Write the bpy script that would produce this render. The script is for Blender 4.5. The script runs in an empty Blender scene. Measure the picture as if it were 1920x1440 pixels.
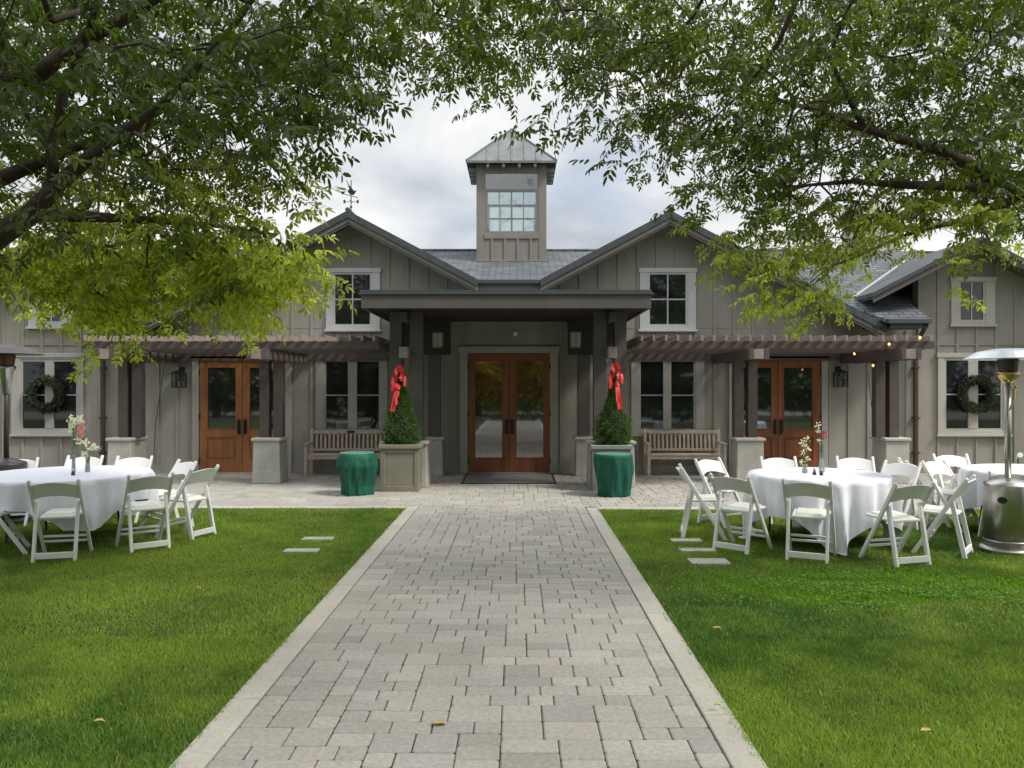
import bpy, math, random
import numpy as np
from mathutils import Vector, Matrix
random.seed(7); rng = np.random.default_rng(7)
C = bpy.context.scene.collection
S = bpy.context.scene
R = math.radians

# ------------------------------------------------------------------ camera, sky, sun, exposure
CAMH = 1.75; F = 1500.0; VX = 970.0; VY = 724.0
cd = bpy.data.cameras.new('camera'); cam = bpy.data.objects.new('camera', cd); C.objects.link(cam)
cam.location = (0, 0, CAMH); cam.rotation_euler = (R(90), 0, 0)
cd.sensor_width = 36; cd.lens = F/1920*36; cd.shift_x = -(VX-960)/1920; cd.shift_y = (VY-720)/1920
cd.clip_start = .05; cd.clip_end = 2000
S.camera = cam
SUN_DIR = Vector((.62, -.28, .80)).normalized()          # towards the sun
sd = bpy.data.lights.new('sun', 'SUN'); sun = bpy.data.objects.new('sun', sd); C.objects.link(sun)
sun.rotation_euler = SUN_DIR.to_track_quat('Z', 'Y').to_euler(); sun.location = (8, -6, 14)
sd.energy = 2.5; sd.angle = R(12); sd.color = (1, .95, .87)
W = bpy.data.worlds.new('World'); S.world = W; W.use_nodes = True
nt = W.node_tree; nt.nodes.clear()
def N(t, **k):
    n = nt.nodes.new(t)
    for a, b in k.items(): setattr(n, a, b)
    return n
out = N('ShaderNodeOutputWorld'); bg = N('ShaderNodeBackground'); bg.inputs[1].default_value = .1
sky = N('ShaderNodeTexSky', sky_type='NISHITA', sun_disc=False)
sky.sun_elevation = math.asin(SUN_DIR.z); sky.sun_rotation = math.atan2(SUN_DIR.x, SUN_DIR.y)
tc = N('ShaderNodeTexCoord'); mp = N('ShaderNodeMapping'); mp.inputs['Scale'].default_value = (1, 1, 2.4); mp.inputs['Location'].default_value = (.35, 0, .2)
nt.links.new(tc.outputs['Generated'], mp.inputs[0])
n1 = N('ShaderNodeTexNoise'); n1.inputs['Scale'].default_value = 2.6; n1.inputs['Detail'].default_value = 6; n1.inputs['Roughness'].default_value = .48; n1.inputs['Distortion'].default_value = .4
n2 = N('ShaderNodeTexNoise'); n2.inputs['Scale'].default_value = 3.6; n2.inputs['Detail'].default_value = 7; n2.inputs['Roughness'].default_value = .5
mp2 = N('ShaderNodeMapping'); mp2.inputs['Location'].default_value = (4.1, 2.2, 1.3); mp2.inputs['Scale'].default_value = (1, 1, 2)
nt.links.new(tc.outputs['Generated'], mp2.inputs[0]); nt.links.new(mp.outputs[0], n1.inputs[0]); nt.links.new(mp2.outputs[0], n2.inputs[0])
cr = N('ShaderNodeValToRGB'); cr.color_ramp.elements[0].position = .36; cr.color_ramp.elements[0].color = (3.3, 3.55, 3.95, 1)
cr.color_ramp.elements[1].position = .62; cr.color_ramp.elements[1].color = (6.6, 6.6, 6.5, 1)
e = cr.color_ramp.elements.new(.48); e.color = (4.7, 4.95, 5.3, 1)
cov = N('ShaderNodeValToRGB'); cov.color_ramp.elements[0].position = .30; cov.color_ramp.elements[0].color = (.55, .55, .55, 1); cov.color_ramp.elements[1].position = .44; cov.color_ramp.elements[1].color = (1, 1, 1, 1)
nt.links.new(n1.outputs[0], cr.inputs[0]); nt.links.new(n2.outputs[0], cov.inputs[0])
mx = N('ShaderNodeMixRGB'); nt.links.new(cov.outputs[0], mx.inputs[0]); nt.links.new(sky.outputs[0], mx.inputs[1]); nt.links.new(cr.outputs[0], mx.inputs[2])
sx = N('ShaderNodeSeparateXYZ'); nt.links.new(tc.outputs['Generated'], sx.inputs[0])
zr = N('ShaderNodeMapRange', interpolation_type='SMOOTHSTEP'); zr.inputs['From Min'].default_value = .42; zr.inputs['From Max'].default_value = .85; zr.inputs['To Min'].default_value = 1; zr.inputs['To Max'].default_value = 2.3
nt.links.new(sx.outputs['Z'], zr.inputs[0]); vm = N('ShaderNodeVectorMath', operation='SCALE'); nt.links.new(mx.outputs[0], vm.inputs[0]); nt.links.new(zr.outputs[0], vm.inputs['Scale'])   # overcast sky: brighter overhead
nt.links.new(vm.outputs[0], bg.inputs[0]); nt.links.new(bg.outputs[0], out.inputs[0])
S.view_settings.view_transform = 'Standard'; S.view_settings.look = 'None'; S.view_settings.exposure = 0.62; S.view_settings.gamma = 1
S.view_settings.use_curve_mapping = False

# ------------------------------------------------------------------ helpers
def P(px, py, Y): return Vector(((px-VX)*Y/F, Y, CAMH-(py-VY)*Y/F))
def X_(px, Y): return (px-VX)*Y/F
def Z_(py, Y): return CAMH-(py-VY)*Y/F
class MB:
    def __init__(s): s.v = []; s.f = []; s.c = []; s.col = None
    def add(s, vs, fs):
        o = len(s.v); s.v += [tuple(p) for p in vs]; s.f += [tuple(i+o for i in f) for f in fs]
        s.c += [s.col or (1, 1, 1)]*len(vs)
    def box(s, x0, x1, y0, y1, z0, z1):
        if x0 > x1: x0, x1 = x1, x0
        if y0 > y1: y0, y1 = y1, y0
        if z0 > z1: z0, z1 = z1, z0
        s.add([(x0,y0,z0),(x1,y0,z0),(x1,y1,z0),(x0,y1,z0),(x0,y0,z1),(x1,y0,z1),(x1,y1,z1),(x0,y1,z1)],
              [(3,2,1,0),(4,5,6,7),(0,1,5,4),(1,2,6,5),(2,3,7,6),(3,0,4,7)])
    def hexa(s, a, b):      # two quads (lists of 4 points) joined
        s.add(list(a)+list(b), [(3,2,1,0),(4,5,6,7),(0,1,5,4),(1,2,6,5),(2,3,7,6),(3,0,4,7)])
    def bar(s, p, q, w, h, up=(0,0,1)):
        p = Vector(p); q = Vector(q); d = (q-p).normalized(); u = Vector(up)
        sd_ = d.cross(u)
        if sd_.length < 1e-4: sd_ = d.cross(Vector((0,1,0)))
        sd_.normalize(); u = sd_.cross(d).normalized(); a = sd_*w/2; b = u*h/2
        s.hexa([p-a-b, p+a-b, p+a+b, p-a+b], [q-a-b, q+a-b, q+a+b, q-a+b])
    def tube(s, pts, rad, n=8, cap=True):
        pts = [Vector(p) for p in pts]
        if not hasattr(rad, '__len__'): rad = [rad]*len(pts)
        vs = []; fs = []; prev = None
        for i, p in enumerate(pts):
            d = (pts[min(i+1, len(pts)-1)]-pts[max(i-1, 0)]).normalized()
            if prev is None:
                u = d.cross(Vector((0,0,1)))
                if u.length < .05: u = d.cross(Vector((0,1,0)))
            else: u = prev-d*prev.dot(d)
            u.normalize(); prev = u; w = d.cross(u)
            for k in range(n):
                a = 2*math.pi*k/n; vs.append(p+(u*math.cos(a)+w*math.sin(a))*rad[i])
        for i in range(len(pts)-1):
            for k in range(n):
                fs.append((i*n+k, i*n+(k+1)%n, (i+1)*n+(k+1)%n, (i+1)*n+k))
        if cap: fs += [tuple(range(n))[::-1], tuple((len(pts)-1)*n+k for k in range(n))]
        s.add(vs, fs)
    def lathe(s, prof, cx=0, cy=0, n=24, cap=True):
        vs = []; fs = []
        for r, z in prof:
            for k in range(n):
                a = 2*math.pi*k/n; vs.append((cx+r*math.cos(a), cy+r*math.sin(a), z))
        for i in range(len(prof)-1):
            for k in range(n): fs.append((i*n+k, i*n+(k+1)%n, (i+1)*n+(k+1)%n, (i+1)*n+k))
        if cap: fs += [tuple(range(n))[::-1], tuple((len(prof)-1)*n+k for k in range(n))]
        s.add(vs, fs)
    def prism(s, poly, y0, y1):       # poly in X-Z
        n = len(poly)
        vs = [(x, y0, z) for x, z in poly]+[(x, y1, z) for x, z in poly]
        fs = [tuple(range(n)), tuple(range(n, 2*n))[::-1]]+[(i, i+n, (i+1)%n+n, (i+1)%n) for i in range(n)]
        s.add(vs, fs)
    def ball(s, c, r, n=8, m=6, sz=1):
        prof = [(max(r*math.sin(math.pi*i/m), 1e-4), c[2]-r*sz*math.cos(math.pi*i/m)) for i in range(m+1)]
        s.lathe(prof, c[0], c[1], n)
    def build(s, name, mat, parent=None, smooth=False, bevel=0, colors=False, sub=0):
        me = bpy.data.meshes.new(name)
        off = Vector((0,0,0)); p = parent
        while p is not None: off = off+p.location; p = p.parent
        vs = [(a-off.x, b-off.y, c-off.z) for a, b, c in s.v]
        me.from_pydata(vs, [], s.f); me.update()
        if colors:
            ca = me.color_attributes.new('Col', 'FLOAT_COLOR', 'POINT')
            arr = np.ones((len(vs), 4), np.float32); arr[:, :3] = np.array(s.c, np.float32); ca.data.foreach_set('color', arr.ravel())
        if smooth: me.polygons.foreach_set('use_smooth', [True]*len(me.polygons))
        o = bpy.data.objects.new(name, me); C.objects.link(o)
        if mat: me.materials.append(mat)
        if parent: o.parent = parent
        if sub:
            m = o.modifiers.new('sub', 'SUBSURF'); m.levels = m.render_levels = sub
        if bevel:
            m = o.modifiers.new('bevel', 'BEVEL'); m.width = bevel; m.segments = 2; m.limit_method = 'ANGLE'; m.angle_limit = R(40)
        return o
def tag(o, label=None, cat=None, group=None, kind=None):
    if label: o['label'] = label
    if cat: o['category'] = cat
    if group: o['group'] = group
    if kind: o['kind'] = kind
    return o
def empty(name, loc, label, cat, group=None, rz=0):
    o = bpy.data.objects.new(name, None); C.objects.link(o); o.location = loc; o.rotation_euler = (0, 0, rz); o.empty_display_size = .2
    return tag(o, label, cat, group)
def copy_tree(o, parent=None):
    c = o.copy(); C.objects.link(c)
    if parent: c.parent = parent
    for ch in [x for x in o.children]: copy_tree(ch, c)
    return c
def np_mesh(name, V, n, mat, parent=None, col=None):
    """V: (count*n,3) verts, faces of n consecutive verts"""
    me = bpy.data.meshes.new(name); cnt = len(V)//n
    off = Vector((0,0,0)); p = parent
    while p is not None: off = off+p.location; p = p.parent
    V = V-np.array(off)
    me.vertices.add(len(V)); me.vertices.foreach_set('co', V.astype(np.float32).ravel())
    me.loops.add(len(V)); me.loops.foreach_set('vertex_index', np.arange(len(V), dtype=np.int32))
    me.polygons.add(cnt); me.polygons.foreach_set('loop_start', np.arange(0, len(V), n, dtype=np.int32))
    me.polygons.foreach_set('loop_total', np.full(cnt, n, dtype=np.int32))
    me.update(calc_edges=True); me.validate()
    if col is not None:
        ca = me.color_attributes.new('Col', 'FLOAT_COLOR', 'POINT')
        a = np.ones((len(V), 4), np.float32); a[:, :3] = col; ca.data.foreach_set('color', a.ravel())
    me.materials.append(mat); o = bpy.data.objects.new(name, me); C.objects.link(o)
    if parent: o.parent = parent
    return o

# ------------------------------------------------------------------ materials
def mat(name, col, rough=.6, var=.12, scale=6, stretch=(1,1,1), bump=.15, bscale=40, spec=.4, metal=0, attr=False, trans=0, col2=None, bdist=.004, fine=0, fa=(.78, 1.15)):
    m = bpy.data.materials.new(name); m.use_nodes = True; t = m.node_tree; L = t.links
    b = t.nodes['Principled BSDF']; b.inputs['Roughness'].default_value = rough; b.inputs['Metallic'].default_value = metal
    b.inputs['Specular IOR Level'].default_value = spec
    tcn = t.nodes.new('ShaderNodeTexCoord'); mpn = t.nodes.new('ShaderNodeMapping'); mpn.inputs['Scale'].default_value = stretch
    L.new(tcn.outputs['Object'], mpn.inputs[0])
    no = t.nodes.new('ShaderNodeTexNoise'); no.inputs['Scale'].default_value = scale; no.inputs['Detail'].default_value = 6; no.inputs['Roughness'].default_value = .6
    L.new(mpn.outputs[0], no.inputs[0])
    rp = t.nodes.new('ShaderNodeValToRGB'); rp.color_ramp.elements[0].position = .3; rp.color_ramp.elements[1].position = .7
    c2 = col2 or tuple(min(1, c*(1+var)) for c in col)
    rp.color_ramp.elements[0].color = (*[c*(1-var) for c in col], 1); rp.color_ramp.elements[1].color = (*c2, 1)
    L.new(no.outputs[0], rp.inputs[0]); co = rp.outputs[0]
    if fine:
        nf = t.nodes.new('ShaderNodeTexNoise'); nf.inputs['Scale'].default_value = fine; nf.inputs['Detail'].default_value = 3; L.new(tcn.outputs['Object'], nf.inputs[0])
        rf = t.nodes.new('ShaderNodeValToRGB'); rf.color_ramp.elements[0].position = .35; rf.color_ramp.elements[0].color = (fa[0], fa[0], fa[0], 1); rf.color_ramp.elements[1].position = .65; rf.color_ramp.elements[1].color = (fa[1], fa[1], fa[1], 1)
        L.new(nf.outputs[0], rf.inputs[0]); mm = t.nodes.new('ShaderNodeMixRGB'); mm.blend_type = 'MULTIPLY'; mm.inputs[0].default_value = 1
        L.new(co, mm.inputs[1]); L.new(rf.outputs[0], mm.inputs[2]); co = mm.outputs[0]
    if attr:
        at = t.nodes.new('ShaderNodeAttribute'); at.attribute_name = 'Col'; mm = t.nodes.new('ShaderNodeMixRGB'); mm.blend_type = 'MULTIPLY'; mm.inputs[0].default_value = 1
        L.new(co, mm.inputs[1]); L.new(at.outputs[0], mm.inputs[2]); co = mm.outputs[0]
    L.new(co, b.inputs['Base Color'])
    if bump:
        nb = t.nodes.new('ShaderNodeTexNoise'); nb.inputs['Scale'].default_value = bscale; nb.inputs['Detail'].default_value = 4; L.new(mpn.outputs[0], nb.inputs[0])
        bu = t.nodes.new('ShaderNodeBump'); bu.inputs['Strength'].default_value = bump; bu.inputs['Distance'].default_value = bdist; L.new(nb.outputs[0], bu.inputs['Height']); L.new(bu.outputs[0], b.inputs['Normal'])
    if trans:
        tr = t.nodes.new('ShaderNodeBsdfTranslucent'); ms = t.nodes.new('ShaderNodeMixShader'); ms.inputs[0].default_value = trans
        br = t.nodes.new('ShaderNodeMixRGB'); br.blend_type = 'MULTIPLY'; br.inputs[0].default_value = 1; br.inputs[2].default_value = (2.0, 2.0, .9, 1)
        L.new(co, br.inputs[1]); L.new(br.outputs[0], tr.inputs[0]); L.new(b.outputs[0], ms.inputs[1]); L.new(tr.outputs[0], ms.inputs[2]); L.new(ms.outputs[0], t.nodes['Material Output'].inputs[0])
    return m
M = {}
M['wall'] = mat('wall_paint', (.30,.285,.245), .75, .19, 1.4, (1,1,.35), .25, 30)
M['batten'] = M['wall']
M['wingwall'] = mat('wing_wall_paint', (.29,.265,.23), .75, .19, 1.4, (1,1,.35), .25, 30)
M['trim_white'] = mat('white_trim', (.53,.54,.53), .55, .05, 4)
M['trim_grey'] = mat('grey_trim', (.36,.35,.32), .6, .06, 4)
M['trim_wing'] = mat('beige_trim', (.45,.42,.37), .6, .06, 4)
M['fascia'] = mat('fascia_paint', (.21,.195,.172), .6, .08, 3)
M['dark'] = mat('canopy_paint', (.092,.083,.077), .6, .1, 2.5)
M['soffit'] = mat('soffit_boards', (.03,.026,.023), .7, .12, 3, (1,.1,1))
M['pergola'] = mat('pergola_stain', (.085,.066,.060), .65, .16, 7, (1,.2,1), .2, 30)
M['pergola_top'] = mat('pergola_slat', (.27,.215,.19), .7, .18, 9, (1,.3,1), .2)
M['cupola'] = mat('cupola_paint', (.215,.20,.178), .7, .15, 2, (1,1,.35), .25, 30)
M['metal_roof'] = mat('grey_metal_roof', (.17,.185,.185), .55, .25, 3, (1,1,.4), .1, spec=.4, metal=.1)
M['edge'] = mat('slate_edge', (.055,.064,.069), .7, .25, 9, bump=.5, bscale=30)
M['gutter'] = mat('gutter_metal', (.060,.068,.076), .45, .1, 5, spec=.5)
M['downpipe'] = mat('downpipe_brown', (.075,.042,.036), .5, .1, 5)
M['wood'] = mat('stained_door_wood', (.30,.118,.040), .42, .3, 9, (1,1,.12), .12, 30, spec=.5)
M['wood_red'] = mat('red_stained_wood', (.21,.068,.026), .4, .32, 9, (1,1,.12), .12, 30, spec=.5)
M['iron'] = mat('black_iron', (.02,.019,.018), .5, .1, 10)
M['stone'] = mat('cast_stone', (.40,.39,.35), .85, .14, 3.5, bump=.4, bscale=25, fine=30, fa=(.93, 1.04))
M['stone_cap'] = mat('stone_cap', (.47,.44,.385), .8, .15, 5, bump=.5, bscale=22)
M['planter'] = mat('planter_paint', (.21,.195,.15), .6, .1, 4)
M['planter_grey'] = mat('planter_grey_paint', (.24,.25,.23), .6, .1, 4)
M['green'] = mat('green_cloth', (.008,.085,.054), .68, .3, 5, bump=.6, bscale=9, bdist=.02, spec=.3)
M['plastic'] = mat('white_resin', (.82,.815,.80), .45, .03, 5, bump=.03, spec=.5)
M['seat'] = mat('seat_vinyl', (.74,.73,.66), .5, .03, 5, bump=.05)
M['cloth'] = mat('tablecloth', (.78,.79,.86), .8, .03, 5, bump=.25, bscale=9, bdist=.012)
M['teak'] = mat('weathered_teak', (.50,.415,.34), .75, .2, 12, (1,1,1), .3, 40)
M['steel'] = mat('stainless', (.52,.50,.47), .34, .06, 3, metal=1, bump=.02)
M['alu'] = mat('reflector_alu', (.75,.76,.80), .3, .04, 3, metal=.9, bump=.03)
M['brass'] = mat('brass', (.65,.47,.20), .3, .1, 5, metal=1)
M['bronze'] = mat('bronze_paint', (.05,.042,.04), .4, .1, 5, spec=.5)
M['meshcol'] = mat('burner_mesh', (.16,.085,.06), .5, .3, 60, metal=.6)
M['black'] = mat('black_plastic', (.012,.012,.013), .4, .1, 5)
M['red'] = mat('red_satin', (.60,.010,.016), .5, .15, 8, bump=.2, bscale=20, spec=.6)
M['leaf'] = mat('ash_leaf', (1,1,1), .45, .12, 4, attr=True, trans=.45, bump=0, spec=.35)
M['bark'] = mat('bark', (.058,.042,.031), .9, .35, 6, (1,1,.4), 1, 18, bdist=.03)
M['needle'] = mat('conifer_leaf', (1,1,1), .6, .2, 12, attr=True, trans=.2, bump=0)
M['grass'] = mat('grass_blade', (1,1,1), .55, .06, 2, attr=True, trans=.35, bump=0, spec=.25)
M['lawn'] = mat('lawn_soil', (.045,.075,.018), .95, .3, 2.2, bump=.6, bscale=60, bdist=.02, fine=90)
M['paver'] = mat('concrete_paver', (1,.985,.955), .85, .15, 1.1, attr=True, bump=.5, bscale=80, bdist=.004, fine=38, fa=(.86, 1.08))
M['joint'] = mat('joint_sand', (.055,.05,.042), .95, .2, 20)
M['kerb'] = mat('kerb_concrete', (.43,.405,.35), .85, .12, 1.5, bump=.35, bscale=70, fine=45, fa=(.9, 1.05))
M['slab'] = mat('pale_slab', (.38,.38,.355), .85, .12, 8, bump=.3)
M['matt'] = mat('door_mat', (.20,.19,.18), .95, .15, 30, bump=.6, bscale=200)
M['flow_white'] = mat('white_petals', (.75,.76,.70), .6, .08, 8, trans=.2)
M['flow_pink'] = mat('pink_petals', (.75,.35,.32), .6, .15, 8, trans=.2)
M['flow_red'] = mat('red_petals', (.55,.04,.09), .6, .15, 8)
M['stem'] = mat('flower_stem', (.10,.2,.05), .6)
M['fallen'] = mat('fallen_leaf', (.42,.30,.12), .7, .3, 20)
M['lid'] = mat('pale_lid', (.10,.22,.18), .5)
M['white'] = mat('white_paint', (.78,.78,.76), .5, .04, 5)
M['asphalt'] = mat('gravel_drive', (.30,.29,.27), .95, .15, 8, fine=30)
# shingles
def shingle():
    m = mat('slate_shingles', (.105,.118,.128), .75, .2, 2.2, bump=0, fine=25); t = m.node_tree; L = t.links
    b = t.nodes['Principled BSDF']; src = b.inputs['Base Color'].links[0].from_socket
    tcn = t.nodes.new('ShaderNodeTexCoord'); br = t.nodes.new('ShaderNodeTexBrick'); br.inputs['Scale'].default_value = 1
    br.inputs['Brick Width'].default_value = .28; br.inputs['Row Height'].default_value = .13; br.inputs['Mortar Size'].default_value = .012; br.inputs['Mortar Smooth'].default_value = .2
    br.inputs['Color1'].default_value = (.72,.74,.8,1); br.inputs['Color2'].default_value = (1.25,1.22,1.18,1); br.inputs['Mortar'].default_value = (.35,.35,.35,1)
    L.new(tcn.outputs['Object'], br.inputs[0]); mm = t.nodes.new('ShaderNodeMixRGB'); mm.blend_type = 'MULTIPLY'; mm.inputs[0].default_value = 1
    L.new(src, mm.inputs[1]); L.new(br.outputs[0], mm.inputs[2]); L.new(mm.outputs[0], b.inputs['Base Color'])
    bu = t.nodes.new('ShaderNodeBump'); bu.inputs['Distance'].default_value = .01; bu.inputs['Strength'].default_value = .7; bu.invert = True; L.new(br.outputs['Fac'], bu.inputs['Height']); L.new(bu.outputs[0], b.inputs['Normal'])
    return m
M['roof'] = shingle()
def glass_dark(name, ior, col=(.012,.014,.015)):
    m = mat(name, col, .03, .3, 1.2, bump=.02, bscale=1.5, bdist=.02); b = m.node_tree.nodes['Principled BSDF']; b.inputs['IOR'].default_value = ior; b.inputs['Specular IOR Level'].default_value = .5
    return m
M['glass'] = glass_dark('window_glass', 1.75)
M['glass_door'] = glass_dark('door_glass', 2.5)
def clear_glass(name, tint=(.90,.95,.945), refl=.12):
    m = bpy.data.materials.new(name); m.use_nodes = True; t = m.node_tree; t.nodes.remove(t.nodes['Principled BSDF'])
    a = t.nodes.new('ShaderNodeBsdfTransparent'); a.inputs[0].default_value = (*tint, 1); g = t.nodes.new('ShaderNodeBsdfGlossy'); g.inputs['Roughness'].default_value = .03
    lw = t.nodes.new('ShaderNodeLayerWeight'); lw.inputs[0].default_value = .5+refl; ms = t.nodes.new('ShaderNodeMixShader')
    mr = t.nodes.new('ShaderNodeMath'); mr.operation = 'MULTIPLY_ADD'; mr.inputs[1].default_value = .6; mr.inputs[2].default_value = refl*.6
    t.links.new(lw.outputs['Fresnel'], mr.inputs[0]); t.links.new(mr.outputs[0], ms.inputs[0])
    t.links.new(a.outputs[0], ms.inputs[1]); t.links.new(g.outputs[0], ms.inputs[2]); t.links.new(ms.outputs[0], t.nodes['Material Output'].inputs[0])
    return m
M['clear'] = clear_glass('clear_glass')
M['lamp_glass'] = mat('seeded_lamp_glass', (.42,.44,.42), .25, .1, 5, spec=.5)
def emit(name, col, s):
    m = bpy.data.materials.new(name); m.use_nodes = True; b = m.node_tree.nodes['Principled BSDF']
    b.inputs['Emission Color'].default_value = (*col, 1); b.inputs['Emission Strength'].default_value = s; b.inputs['Base Color'].default_value = (*col, 1); return m
M['bulb'] = emit('warm_bulb', (1, .42, .14), 2.2)

# ------------------------------------------------------------------ numpy value noise
_g = rng.random((64, 64))
def vnoise(x, y):
    xi = np.floor(x).astype(int); yi = np.floor(y).astype(int); fx = x-xi; fy = y-yi; fx = fx*fx*(3-2*fx); fy = fy*fy*(3-2*fy)
    a = _g[xi % 64, yi % 64]; b = _g[(xi+1) % 64, yi % 64]; c = _g[xi % 64, (yi+1) % 64]; d = _g[(xi+1) % 64, (yi+1) % 64]
    return (a*(1-fx)+b*fx)*(1-fy)+(c*(1-fx)+d*fx)*fy

# ------------------------------------------------------------------ ground
YW = 16.1                      # facade plane
XL, XR = -1.433, .984          # path inner edges
YT = 11.62                     # terrace front edge
g = MB(); g.box(-220, 220, -220, 260, -.5, -.016); tag(g.build('lawn', M['lawn']), kind='structure')
g = MB(); g.box(XL, XR, -9, YT, -.4, -.008); g.box(-9.6, 9.4, YT, YW+.3, -.4, -.0081); tag(g.build('paving_bed', M['joint']), kind='structure')
def pavers(name, x0, y0, nx, ny, u, seed):
    rd = random.Random(seed); G = [[0]*nx for _ in range(ny)]; b = MB()
    sizes = [(2,2),(3,2),(3,2),(4,2),(3,3),(4,3),(4,3),(3,3),(4,2)]; TP = {}; IDG = [[0]*nx for _ in range(ny)]; nid = 0
    for j in range(ny):
        for i in range(nx):
            if G[j][i]: continue
            free = 0
            while i+free < nx and not G[j][i+free] and free < 6: free += 1
            fr = free; opts = [(w, h) for w, h in sizes if w <= fr and (fr-w != 1 or fr >= 6) and j+h <= ny]
            opts = [(w, h) for w, h in opts if all(not G[j+b_][i+a_] for a_ in range(w) for b_ in range(h))]
            if opts:
                lt = TP.get(i-1, -1); rt = TP.get(i+free, -1)
                wts = [(1+5*(j+h == lt)+(5*(j+h == rt) if w == fr else 0))*(1 if fr > 4 else 1+2*(w == fr)) for w, h in opts]
                wts = [wt_*(.12 if (w < fr and j and i+w < nx and IDG[j-1][i+w-1] != IDG[j-1][i+w]) else 1) for wt_, (w, h) in zip(wts, opts)]
                w, h = rd.choices(opts, wts)[0]
            else:
                w = min(fr, 3); h = 1
                if j+1 < ny and all(not G[j+1][i+a_] for a_ in range(w)): h = 2
            nid += 1
            for a_ in range(w):
                TP[i+a_] = j+h
                for b_ in range(h): IDG[j+b_][i+a_] = nid
            for a_ in range(w):
                for b_ in range(h): G[j+b_][i+a_] = 1
            gp = .0030; X0 = x0+i*u+gp; X1 = x0+(i+w)*u-gp; Y0 = y0+j*u+gp; Y1 = y0+(j+h)*u-gp; c = .006
            k = rd.gauss(.98, .06); wt = rd.random(); base = [(.385,.365,.325),(.355,.342,.313),(.40,.375,.33),(.375,.357,.32)][rd.randrange(4)]
            b.col = tuple(max(.1, v*k) for v in base); zt = rd.uniform(-.0012, .0012)
            jx = rd.uniform(-.0015, .0015)
            q = rd.uniform(.006, .014); q2 = rd.uniform(.006, .014); c = .007
            def ring(a, z_): return [(X0+jx+q,Y0+a,z_),(X1+jx-q2,Y0+a,z_),(X1+jx-a,Y0+q2,z_),(X1+jx-a,Y1-q,z_),(X1+jx-q,Y1-a,z_),(X0+jx+q2,Y1-a,z_),(X0+jx+a,Y1-q2,z_),(X0+jx+a,Y0+q,z_)]
            b.add(ring(0,-.012)+ring(0,zt-.005)+ring(c,zt), [(i_, (i_+1)%8, (i_+1)%8+8, i_+8) for i_ in range(8)]+[(i_+8, (i_+1)%8+8, (i_+1)%8+16, i_+16) for i_ in range(8)]+[tuple(range(16, 24))])
    return tag(b.build(name, M['paver'], colors=True), kind='structure')
pavers('path', XL, YT-19.88, 34, 280, (XR-XL)/34, 3)
pavers('terrace', -9.5, YT+.005, 235, 57, .08, 5)
k = MB()
def kerbline(x0, x1, y0, y1, along='y', L=1.9, ph=0):
    a, b_ = (y0, y1) if along == 'y' else (x0, x1); t = a+ph-L
    while t < b_:
        s0 = max(a, t)+.003; s1 = min(b_, t+L)-.003
        if s1 > s0:
            if along == 'y': k.box(x0, x1, s0, s1, -.2, .007)
            else: k.box(s0, s1, y0, y1, -.2, .0072)
        t += L
kerbline(XL-.165, XL-.004, -9, YT-.02, 'y', 2.55, .72); kerbline(XR+.004, XR+.165, -9, YT-.12, 'y', 1.9, .75+1.1)
kerbline(-9.6, XL-.17, YT-.17, YT-.012, 'x', 2.4); kerbline(XR+.17, 9.4, YT-.28, YT-.12, 'x', 2.4)
g = MB(); g.box(XR+.17, 9.4, YT-.12, YT, -.3, -.002); g.build('terrace_edge', M['kerb']); bpy.data.objects['terrace_edge']['kind'] = 'structure'
tag(k.build('kerb', M['kerb'], bevel=.008), kind='structure')
# grass blades -------------------------------------------------------
def grass(n, x0, x1, y0, y1, near=False):
    out = []; cols = []
    X = rng.uniform(x0, x1, n); Y = rng.uniform(y0, y1, n)
    if near: pass
    jt = .034*vnoise(X*2+Y*9, Y*14); keep = ((X < XL-.160+jt) | (X > XR+.160-jt)) & ~((X < XL) & (Y > YT-.165)) & ~((X > XR) & (Y > YT-.275))
    keep &= np.abs(X/Y) < .72
    X = X[keep]; Y = Y[keep]; n = len(X)
    h = rng.uniform(.020, .038, n)*(.75+.5*vnoise(X*1.5+9, Y*1.5)); w = rng.uniform(.0022, .004, n)*(1+Y*.09)
    a = rng.uniform(0, 2*np.pi, n); lean = rng.uniform(.2, .95, n)*h; la = rng.uniform(0, 2*np.pi, n)
    b0 = np.stack([X-np.cos(a)*w, Y-np.sin(a)*w, np.full(n, -.012)], 1); b1 = np.stack([X+np.cos(a)*w, Y+np.sin(a)*w, np.full(n, -.012)], 1)
    tp = np.stack([X+np.cos(la)*lean, Y+np.sin(la)*lean, h-.012], 1)
    V = np.stack([b0, b1, tp], 1).reshape(-1, 3)
    v = .5*vnoise(X*.55+3, Y*.55+8)+.3*vnoise(X*2.3, Y*2.3+5)+.2*vnoise(X*7+2, Y*7)
    v = np.clip((v-.28)/.44, 0, 1)[:, None]
    dk = np.array([.075,.16,.03]); lt = np.array([.25,.35,.062]); col = dk*(1-v)+lt*v
    dry = (rng.random(n) < .035+.10*np.clip(vnoise(X*1.1+30, Y*1.1+11)-.6, 0, 1)*2)[:, None]
    col = np.where(dry, np.array([.33,.29,.12]), col)
    clo = (((X-3.1)/1.5)**2+((Y-7.0)/.65)**2 < .6+.8*vnoise(X*3, Y*3))[:, None] & (X > 1.2)[:, None]
    col = np.where(clo, np.array([.135,.26,.02])*(.7+.6*rng.random((n, 1))), col)
    col = col*rng.uniform(.75, 1.25, (n, 1))
    return V, np.repeat(col, 3, 0)
parts = [grass(330000, -7.9, 8.2, 3.1, 7.2), grass(330000, -8.7, 8.7, 7.2, 11.6), grass(200000, -4.6, 4.6, 3.0, 5.6), grass(60000, -9, 9, -6, 3.1)]
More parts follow.
